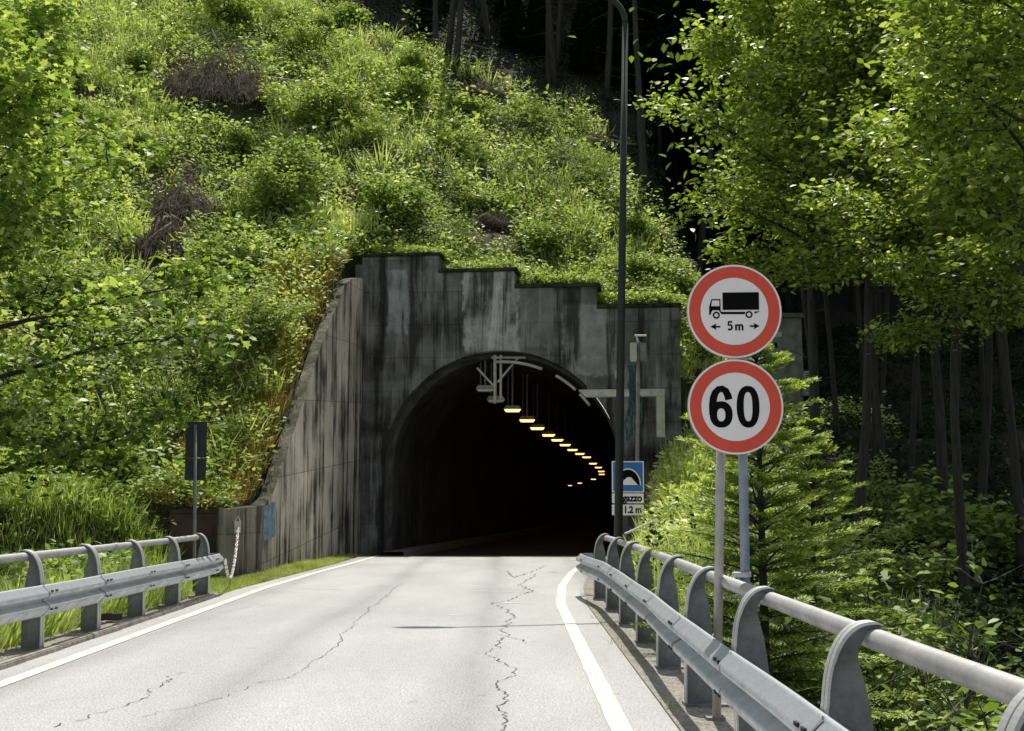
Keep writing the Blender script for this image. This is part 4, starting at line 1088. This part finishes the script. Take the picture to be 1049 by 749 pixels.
# ------------------------------------------------------------------ ground cover (uncountable)
def cover(name, n_pl, region, leaf, per, shape, hgt, spread, mat, label, tone0=.5, seed=0, mask=None, cat='undergrowth', up=.35, pxbox=(-90, 1140, -60, 780), top=False):
    rg = np.random.default_rng(seed); x0, x1, y0, y1 = region
    x = rg.uniform(x0, x1, n_pl); y = rg.uniform(y0, y1, n_pl); z = terrain(x, y)
    if top:
        uu_ = portal_uv(x, y)[0]; z = PO.z+.1+np.select([uu_ < -1.95, uu_ < .42, uu_ < 2.95], [steps[0][2], steps[1][2], steps[2][2]], steps[3][2])
    P0 = np.stack([x, y, z], 1); px, py = project(P0)
    ok = (px > pxbox[0]) & (px < pxbox[1]) & (py > pxbox[2]) & (py < pxbox[3])
    if mask is not None: ok &= mask(x, y, px, py)
    P0 = P0[ok]; n = len(P0)
    big = vnoise(P0[:, 0], P0[:, 1], 1.1, 77); sz = np.clip(1+.35*big+rg.normal(0, .25, n), .35, 1.9)
    tn = tone0 + .16*vnoise(P0[:, 0], P0[:, 1], .7, 78) + .10*vnoise(P0[:, 0], P0[:, 1], 2.5, 79) + rg.normal(0, .10, n)
    c = np.repeat(P0, per, 0); s_ = np.repeat(sz, per); t = np.repeat(tn, per); N_ = len(c)
    a_ = rg.uniform(0, 2*np.pi, N_); hh = rg.uniform(0, 1, N_)
    if shape == 'blade':
        P = c + np.stack([np.cos(a_)*spread*rg.uniform(0, 1, N_), np.sin(a_)*spread*rg.uniform(0, 1, N_), np.zeros(N_)-.02], 1)
        D = np.stack([np.cos(a_)*.4, np.sin(a_)*.4, np.ones(N_)], 1)+rg.normal(0, .18, (N_, 3)); Nn = rg.normal(0, 1, (N_, 3)); size = hgt*s_*rg.uniform(.5, 1.2, N_)
    else:
        rr_ = spread*s_*np.sqrt(rg.uniform(0, 1, N_))*(1-.45*hh)
        P = c + np.stack([np.cos(a_)*rr_, np.sin(a_)*rr_, hh*hgt*s_], 1)
        D = np.stack([np.cos(a_), np.sin(a_), np.full(N_, -.05)+up*hh], 1)+rg.normal(0, .35, (N_, 3)); Nn = np.array([0, -.15, 1.0])+rg.normal(0, .42, (N_, 3)); size = leaf*(.6+.4*s_)*rg.uniform(.6, 1.25, N_)
    tone = t + rg.normal(0, .12, N_) + (.12*(hh-.5))
    o = leaf_object(name, [leaf_arrays(P, D, Nn, size, tone, shape)], mat); setp(o, label, cat, None, 'stuff'); print(name, N_)
    return o
def hill_hit(px, py):
    for yy_ in np.arange(26, 88, .1):
        p = at(px, py, yy_)
        if float(terrain(p.x, yy_)) > p.z: return p.x, yy_
    return 0, 90
CLEAR = [(*hill_hit(222, 106), 2.3, 1.7), (*hill_hit(182, 226), 1.4, 1.2), (*hill_hit(172, 264), 1.1, 1.1), (*hill_hit(488, 104), 1.6, 1.4), (*hill_hit(500, 236), 1.1, .9), (*hill_hit(318, 100), 1.9, .8), (*hill_hit(632, 160), 1.3, .8), (*hill_hit(60, 470), .8, .8), (*hill_hit(185, 462), .7, .9), (*hill_hit(175, 300), .7, .8)]
def clear_ok(x, y):
    ok = np.ones(len(x), bool)
    for cx_, cy_, rx, ry in CLEAR: ok &= ((x-cx_)/rx)**2+((y-cy_+.5)/ry)**2 > 1
    return ok
def hillmask(th, s_=.8, seed=5):
    def f(x, y, px, py):
        ok = is_hill(x, y) & (terrain(x, y) > -5)
        u, v = portal_uv(x, y); ok &= ~((v < 1.15) & (u > -4.4) & (u < 5.4))
        ok &= ~((x > wing_x(y)-.30) & (y < 39))
        # bare brown ribbon beside the wing wall
        near = (x > wing_x(y)-.5) & (y < 36)
        ok &= (y < shade_y(x)+np.random.default_rng(2).exponential(.9, len(x)))
        ok &= clear_ok(x, y)
        ok &= ~(near & (np.random.default_rng(1).uniform(0, 1, len(x)) < .5))
        return ok & (vnoise(x, y, s_, seed) > th)
    return f
HR = (-34, 12, 21, 80)
notroad_l = lambda x, y: (x < -4.95)
cover('undergrowth', 30000, HR, .125, 20, 'oval', .6, .34, M['leaf_herb'], 'dense mixed leafy undergrowth covering the sunlit hillside', .58, 1, hillmask(-1.3))
cover('undergrowth', 9000, HR, .22, 16, 'oval', .95, .42, M['leaf_shrub'], 'taller broad leaved herbs scattered over the hillside', .68, 2, hillmask(-.15, .9, 12))
cover('tall_grass', 9000, HR, .1, 26, 'blade', .65, .3, M['leaf_herb'], 'tufts of long yellow green grass on the hillside', .72, 3, hillmask(.05, .7, 31), 'grass')
cover('forest_floor_plants', 9000, (-24, 14, 44, 86), .16, 13, 'oval', .45, .35, M['leaf_shaded'], 'sparse dark ferns and litter plants on the shaded forest floor', .35, 41, lambda x, y, px, py: is_hill(x, y) & (y > shade_y(x)))
LM = lambda x, y, px, py: (x < -4.9) & (~is_hill(x, y)) & (x > -16) & ~((y > 19) & (x > -6.7))
cover('grass', 14000, (-14, -4.9, 8, 25.4), .1, 20, 'blade', .42, .22, M['leaf_herb'], 'long bright grass behind the left guardrail', .62, 4, LM, 'grass')
cover('undergrowth', 5200, (-16, -5.8, 11, 25.4), .13, 16, 'oval', .55, .3, M['leaf_shrub'], 'leafy weeds at the foot of the slope behind the left guardrail', .5, 6, lambda x, y, px, py: LM(x, y, px, py) & (y > 17-(x+6)*.1), 'undergrowth')
cover('verge_grass', 9000, (-6.6, -4.2, 18.6, 38.5), .1, 16, 'blade', .085, .08, M['leaf_herb'], 'short grass strip between the road edge and the wing wall', .66, 7, lambda x, y, px, py: (x < road_xl(y)-.06) & (x > np.where(y > 25, wing_x(y), -9)) , 'grass')
cover('undergrowth', 4200, (-5.2, 5.6, 37.6, 40.6), .13, 16, 'oval', .38, .45, M['leaf_herb'], 'weeds and moss spilling over the stepped top edge of the portal', .5, 55, lambda x, y, px, py: (np.abs(portal_uv(x, y)[1]-1.05) < .5) & (portal_uv(x, y)[0] > -4.5) & (portal_uv(x, y)[0] < 5.4), top=True)
def strip_mask(x, y, px, py): return (x < wing_x(y)-.42) & (x > wing_x(y)-2.0) & (y > 25.5) & (y < 38.6) & is_hill(x, y)
cover('dry_grass', 3600, (-8, -4.7, 25.4, 38.7), .1, 18, 'blade', .30, .30, M['leaf_dry'], 'dry rusty yellow grass and moss lining the top of the wing wall', .5, 17, strip_mask, 'grass')
cover('undergrowth', 2200, (-8.5, -4.7, 25.2, 39), .12, 15, 'oval', .32, .25, M['leaf_herb'], 'low leafy plants on the slope just left of the wing wall', .6, 18, lambda x, y, px, py: strip_mask(x+.7*np.random.default_rng(3).uniform(0, 1, len(x))**2, y, px, py) | ((x < -5.6) & (y < 26.6)))
cover('dry_grass', 1500, HR, .1, 16, 'blade', .4, .22, M['leaf_dry'], 'dry brown stalks scattered among the hillside plants', .3, 61, hillmask(.25, .8, 62), 'grass')
cover('verge_weeds', 420, (.9, 2.2, 3, 34), .1, 16, 'blade', .10, .06, M['leaf_herb'], 'small weeds in the gap between asphalt and gravel on the right', .55, 8, lambda x, y, px, py: np.abs(x-(road_xr(y)+.40)) < .07, 'grass')
RMm = lambda x, y, px, py: (x > road_xr(y)+1.45) & (~is_hill(x, y) | (y > 38))
cover('undergrowth', 2600, (2.0, 26, 17, 34), .13, 15, 'oval', .5, .3, M['leaf_shrub'], 'sunlit patches of leafy undergrowth in the ravine on the right', .40, 9, lambda x, y, px, py: RMm(x, y, px, py) & (vnoise(x, y, .9, 91) > .25))  # brighter leaf colour paints sunlit patches among the shaded ravine plants
cover('undergrowth', 6500, (2.0, 26, 14, 34), .13, 15, 'oval', .5, .3, M['leaf_shaded'], 'dark leafy undergrowth filling the ravine on the right', .3, 39, RMm)
cover('undergrowth', 7000, (5.5, 28, 24, 56), .15, 14, 'oval', .4, .3, M['leaf_shaded'], 'dark forest floor plants between the slim trunks', .4, 29, RMm)
cover('undergrowth', 2600, (2.3, 12, 3, 16), .05, 22, 'oval', .35, .25, M['leaf_shaded'], 'dark small leaved undergrowth just below the right guardrail', .3, 19, RMm)
cover('grass', 5000, (2.2, 8, 15, 42), .1, 22, 'blade', .5, .25, M['leaf_herb'], 'bright grass on the bank right of the tunnel', .75, 10, lambda x, y, px, py: RMm(x, y, px, py) & (x < 6.5), 'grass')
cover('undergrowth', 3000, (2.9, 7.5, 26, 39), .16, 15, 'oval', .4, .3, M['leaf_herb'], 'sunlit yellow green herbs on the bank behind the name sign', .85, 14, lambda x, y, px, py: RMm(x, y, px, py))

# shrubs as individuals -------------------------------------------------
def shrub_meshes(seed, rad, hgt, n, mat, leaf=.13, shape='oval', stems=14):
    r = random.Random(seed); rg = np.random.default_rng(seed); mb = MB(); tips = []
    for i in range(stems):
        a_ = r.uniform(0, 6.28); b = branch_path((r.uniform(-.1, .1), r.uniform(-.1, .1), -.1), (math.cos(a_)*r.uniform(.2, 1), math.sin(a_)*r.uniform(.2, 1), 1.1), hgt*r.uniform(.7, 1.1), 6, -.02, .15, r)
        mb.tube(b, [.018, .015, .012, .01, .008, .006, .003], 4, cap=False)
        for j in range(2, 7):
            for k in range(3):
                q = branch_path(b[j], (r.uniform(-1, 1), r.uniform(-1, 1), .4), rad*.45, 3, 0, .2, r); mb.tube(q, [.006, .005, .004, .002], 3, cap=False); tips += q[1:]
    T = np.array(tips); ii = rg.integers(0, len(T), n//7); c = np.repeat(T[ii], 7, 0); ct = np.repeat(rg.normal(.5, .15, len(ii)), 7)
    P = c + rg.normal(0, leaf*1.0, c.shape)*[1, 1, .6]; D = rg.normal(0, 1, c.shape)*[1, 1, .3]; Nn = np.array([0, 0, 1.0])+rg.normal(0, .4, c.shape)
    V, Fq, Tn = leaf_arrays(P, D, Nn, leaf*rg.uniform(.7, 1.3, len(P)), ct+rg.normal(0, .12, len(P)), shape)
    cm_ = np_mesh('foliage', V, Fq, tones_per_vert=Tn); cm_.materials.append(mat); tm = mb.mesh('stems'); tm.materials.append(M['bark_grey']); return tm, cm_
def put_shrub(name, ms, loc, rz, s_, **k):
    o = empty(name, loc, (0, 0, rz), **k); o.scale = (s_, s_, s_); link('stems', ms[0], None, o); link('foliage', ms[1], None, o); return o
shr = [shrub_meshes(60+i, [1.0, .8, 1.2][i], [1.3, 1.7, 1.1][i], 2600, [M['leaf_shrub'], M['leaf_herb'], M['leaf_shrub']][i], [.13, .11, .17][i]) for i in range(3)]
shr.append(shrub_meshes(70, .8, 1.5, 1100, M['leaf_shrub'], .075, 'oval', 9))
shr.append(shrub_meshes(71, 1.1, 4.4, 1600, M['leaf_shrub'], .10, 'oval', 8))
rr = random.Random(4); n_s = 0
def terr(x, y): return float(terrain(x, y))
tries = 0
while n_s < 130 and tries < 4000:
    tries += 1
    yv = rr.uniform(26, 68); px = rr.uniform(-10, 700); x = (px-524.5)/F*yv
    if not bool(is_hill(np.array(x), np.array(yv))): continue
    u, v = portal_uv(x, yv)
    if (v < 2.2 and u > -5) or (x > float(wing_x(yv))-1.7 and yv < 39.5): continue
    if yv > float(shade_y(x))-.5: continue
    if not clear_ok(np.array([x]), np.array([yv+.6]))[0]: continue
    kk = 4 if n_s % 6 == 5 else n_s % 3
    put_shrub('shrub', shr[kk], (x, yv, terr(x, yv)-.05), rr.uniform(0, 6.28), rr.uniform(.35, .6) if kk == 4 else rr.uniform(.5, 1.0)*(1.5 if rr.random() < .15 else 1), label='leafy green shrub rising from the hillside undergrowth', cat='shrub', group='leafy shrubs on the hillside'); n_s += 1
SH = [(905, 600, 12.5, 3, .8, 'pale leaved sapling leaning over the ravine below the tube rail'), (960, 580, 13.5, 3, .75, 'pale leaved sapling right of the first one in the ravine'), (1040, 440, 16, 4, 1.3, 'bright shrub cut by the right edge'),
      (905, 515, 22, 1, 1.1, 'grassy light green shrub beyond the ravine'), (930, 470, 27, 0, 1.3, 'shrub at the foot of the slim trunks'), (985, 480, 25, 2, 1.3, 'broad leaved shrub below the forked tree'), (860, 450, 32, 1, 1.2, 'shrub in front of the air conditioner'),
      (700, 350, 42, 0, 1.2, 'shrub on top of the portal right end'), (715, 345, 39.5, 1, 1.1, 'shrub between portal and utility hut'), (1000, 660, 9, 3, .6, 'dark shrub low in the ravine by the guardrail')]
for i, (px, py, Yv, k, s_, lab) in enumerate(SH):
    p = at(px, py, Yv); z = terr(p.x, Yv); z = max(z, p.z-1.6*s_) if Yv < 20 else z
    if Yv < 20:
        z0 = terr(p.x, Yv)
        sc2 = max(.8, (p.z-z0+.2)/1.5) if k < 4 else 1.0; o = put_shrub('shrub', shr[k], (p.x, Yv, z0), i*1.3, sc2*.95, label=lab, cat='shrub')
    else: put_shrub('shrub', shr[k], (p.x, Yv, z), i*1.3, s_, label=lab, cat='shrub')

# brush piles, logs -------------------------------------------------------
def pile(px, py, Yv, wid, hgt, n, seed, label, name='brush_pile'):
    # find hillside point under the pixel
    for yy_ in np.arange(26, 80, .1):
        p = at(px, py, yy_)
        if terr(p.x, yy_) > p.z: break
    r = random.Random(seed); o = empty(name, (p.x, yy_, terr(p.x, yy_)), label=label, cat='brush pile')
    mb = MB()
    for i in range(n):
        a_ = r.uniform(0, math.pi*2); rad = wid*.5*math.sqrt(r.random()); q = rad/(wid*.5)
        top = hgt*(1-q**1.3)*(.75+.5*math.sin(a_*2+seed)*q)*(.6+.8*r.random()**2)
        c = Vector((math.cos(a_)*rad, math.sin(a_)*rad*.6, top*r.uniform(.3, 1)))
        d = Vector((r.uniform(-1, 1), r.uniform(-1, 1), r.uniform(-.55, .45)-.5*q)).normalized() if r.random() < .5 else Vector((math.cos(a_)+r.uniform(-.5, .5), math.sin(a_)*.6+r.uniform(-.6, .6), -1.1*hgt/wid*2+r.uniform(-.5, .5))).normalized(); L = r.uniform(.25, 1.2)
        mb.tube([c-d*L*.5, c+Vector((r.uniform(-.05, .05), 0, .05)), c+d*L*.5], [r.uniform(.008, .034), .016, .005], 3, cap=False)
    mb.build('sticks', M['twig'], o)
    for i in range(max(2, n//320)):
        a_ = r.uniform(0, 6.28); c = Vector((math.cos(a_)*wid*.3, -abs(math.sin(a_))*wid*.2-.1, hgt*r.uniform(.25, .75))); L = wid*r.uniform(.15, .3); d = Vector((math.cos(a_), r.uniform(-.4, .1), r.uniform(-.7, .3))).normalized()
        q_ = MB(); q_.tube([c-d*L, c+Vector((0, 0, .08)), c+d*L], [.035, .025, .008], 6); q_.build('branch', M['wood'], o, smooth=True)
    return o
pile(222, 106, 58, 5.0, 3.0, 2200, 1, 'large brown heap of dead brush and roots high on the slope')
pile(182, 226, 48, 2.9, 1.6, 900, 2, 'brown brush heap in the middle of the left slope')
pile(172, 262, 46, 2.4, 1.4, 700, 3, 'smaller brown brush heap directly below the middle one')
pile(488, 100, 56, 2.6, .6, 420, 4, 'thin scatter of brown sticks near the shaded forest edge')
pile(500, 232, 46, 1.8, .4, 260, 5, 'small patch of dead twigs above the tunnel portal')
def log(pa, pb, ya, yb, rad, label, name='fallen_log', mat='wood'):
    def hit(px, py):
        for yy_ in np.arange(26, 85, .1):
            p = at(px, py, yy_)
            if terr(p.x, yy_) > p.z: return Vector((p.x, yy_, terr(p.x, yy_)))
        return p
    a_, b_ = hit(*pa)+Vector((0, -.3, .35)), hit(*pb)+Vector((0, -.3, .35)); r = random.Random(int(pa[0]))
    o = empty(name, a_, label=label, cat='log'); mb = MB(); n = 8
    mb.tube([(b_-a_)*(i/n)+Vector((0, 0, r.uniform(-.04, .04))) for i in range(n+1)], [rad*(1-.06*i) for i in range(n+1)], 7)
    for k in range(3):
        p = (b_-a_)*(.3+.2*k); mb.tube([p, p+Vector((r.uniform(-.3, .3), -.1, r.uniform(.2, .6)))], [.03, .008], 4)
    mb.build('stem', M[mat], o, smooth=True)
log((275, 92), (372, 102), 58, 58, .09, 'bare fallen trunk lying right of the big brush heap')
log((600, 152), (664, 160), 50, 50, .10, 'pale fallen trunk lying beside the street lamp pole')
log((628, 150), (676, 166), 50, 50, .05, 'thin pale branch crossing the pale fallen trunk')
log((655, 170), (674, 186), 50, 50, .10, 'short curved dark trunk below the snag', mat='bark')
for yy_ in np.arange(30, 80, .1):
    p = at(657, 148, yy_)
    if terr(p.x, yy_) > p.z: break
sn = empty('dead_snag', p, label='short dark broken snag standing by the forest edge', cat='tree stump'); mb = MB(); mb.tube([(0, 0, -.4), (.02, 0, 1.1), (-.02, 0, 2.1)], [.24, .2, .16], 9); mb.build('trunk', M['bark'], sn, smooth=True)
for i, (a_, b_) in enumerate([((610, 2), (700, 108)), ((430, 48), (505, 60)), ((545, 20), (620, 62)), ((690, 190), (735, 170))]):
    log(a_, b_, 0, 0, .09 if i == 0 else .05, ['long dark leaning trunk crossing behind the street lamp top', 'thin dead branch on the dark forest floor', 'fallen dark stem in the forest shade', 'bare branch at the forest edge near the round signs'][i], 'fallen_log', 'bark_grey')
for o in list(bpy.data.objects):
    if o.type == 'MESH' and len(o.data.materials) == 0: print('no material', o.name)
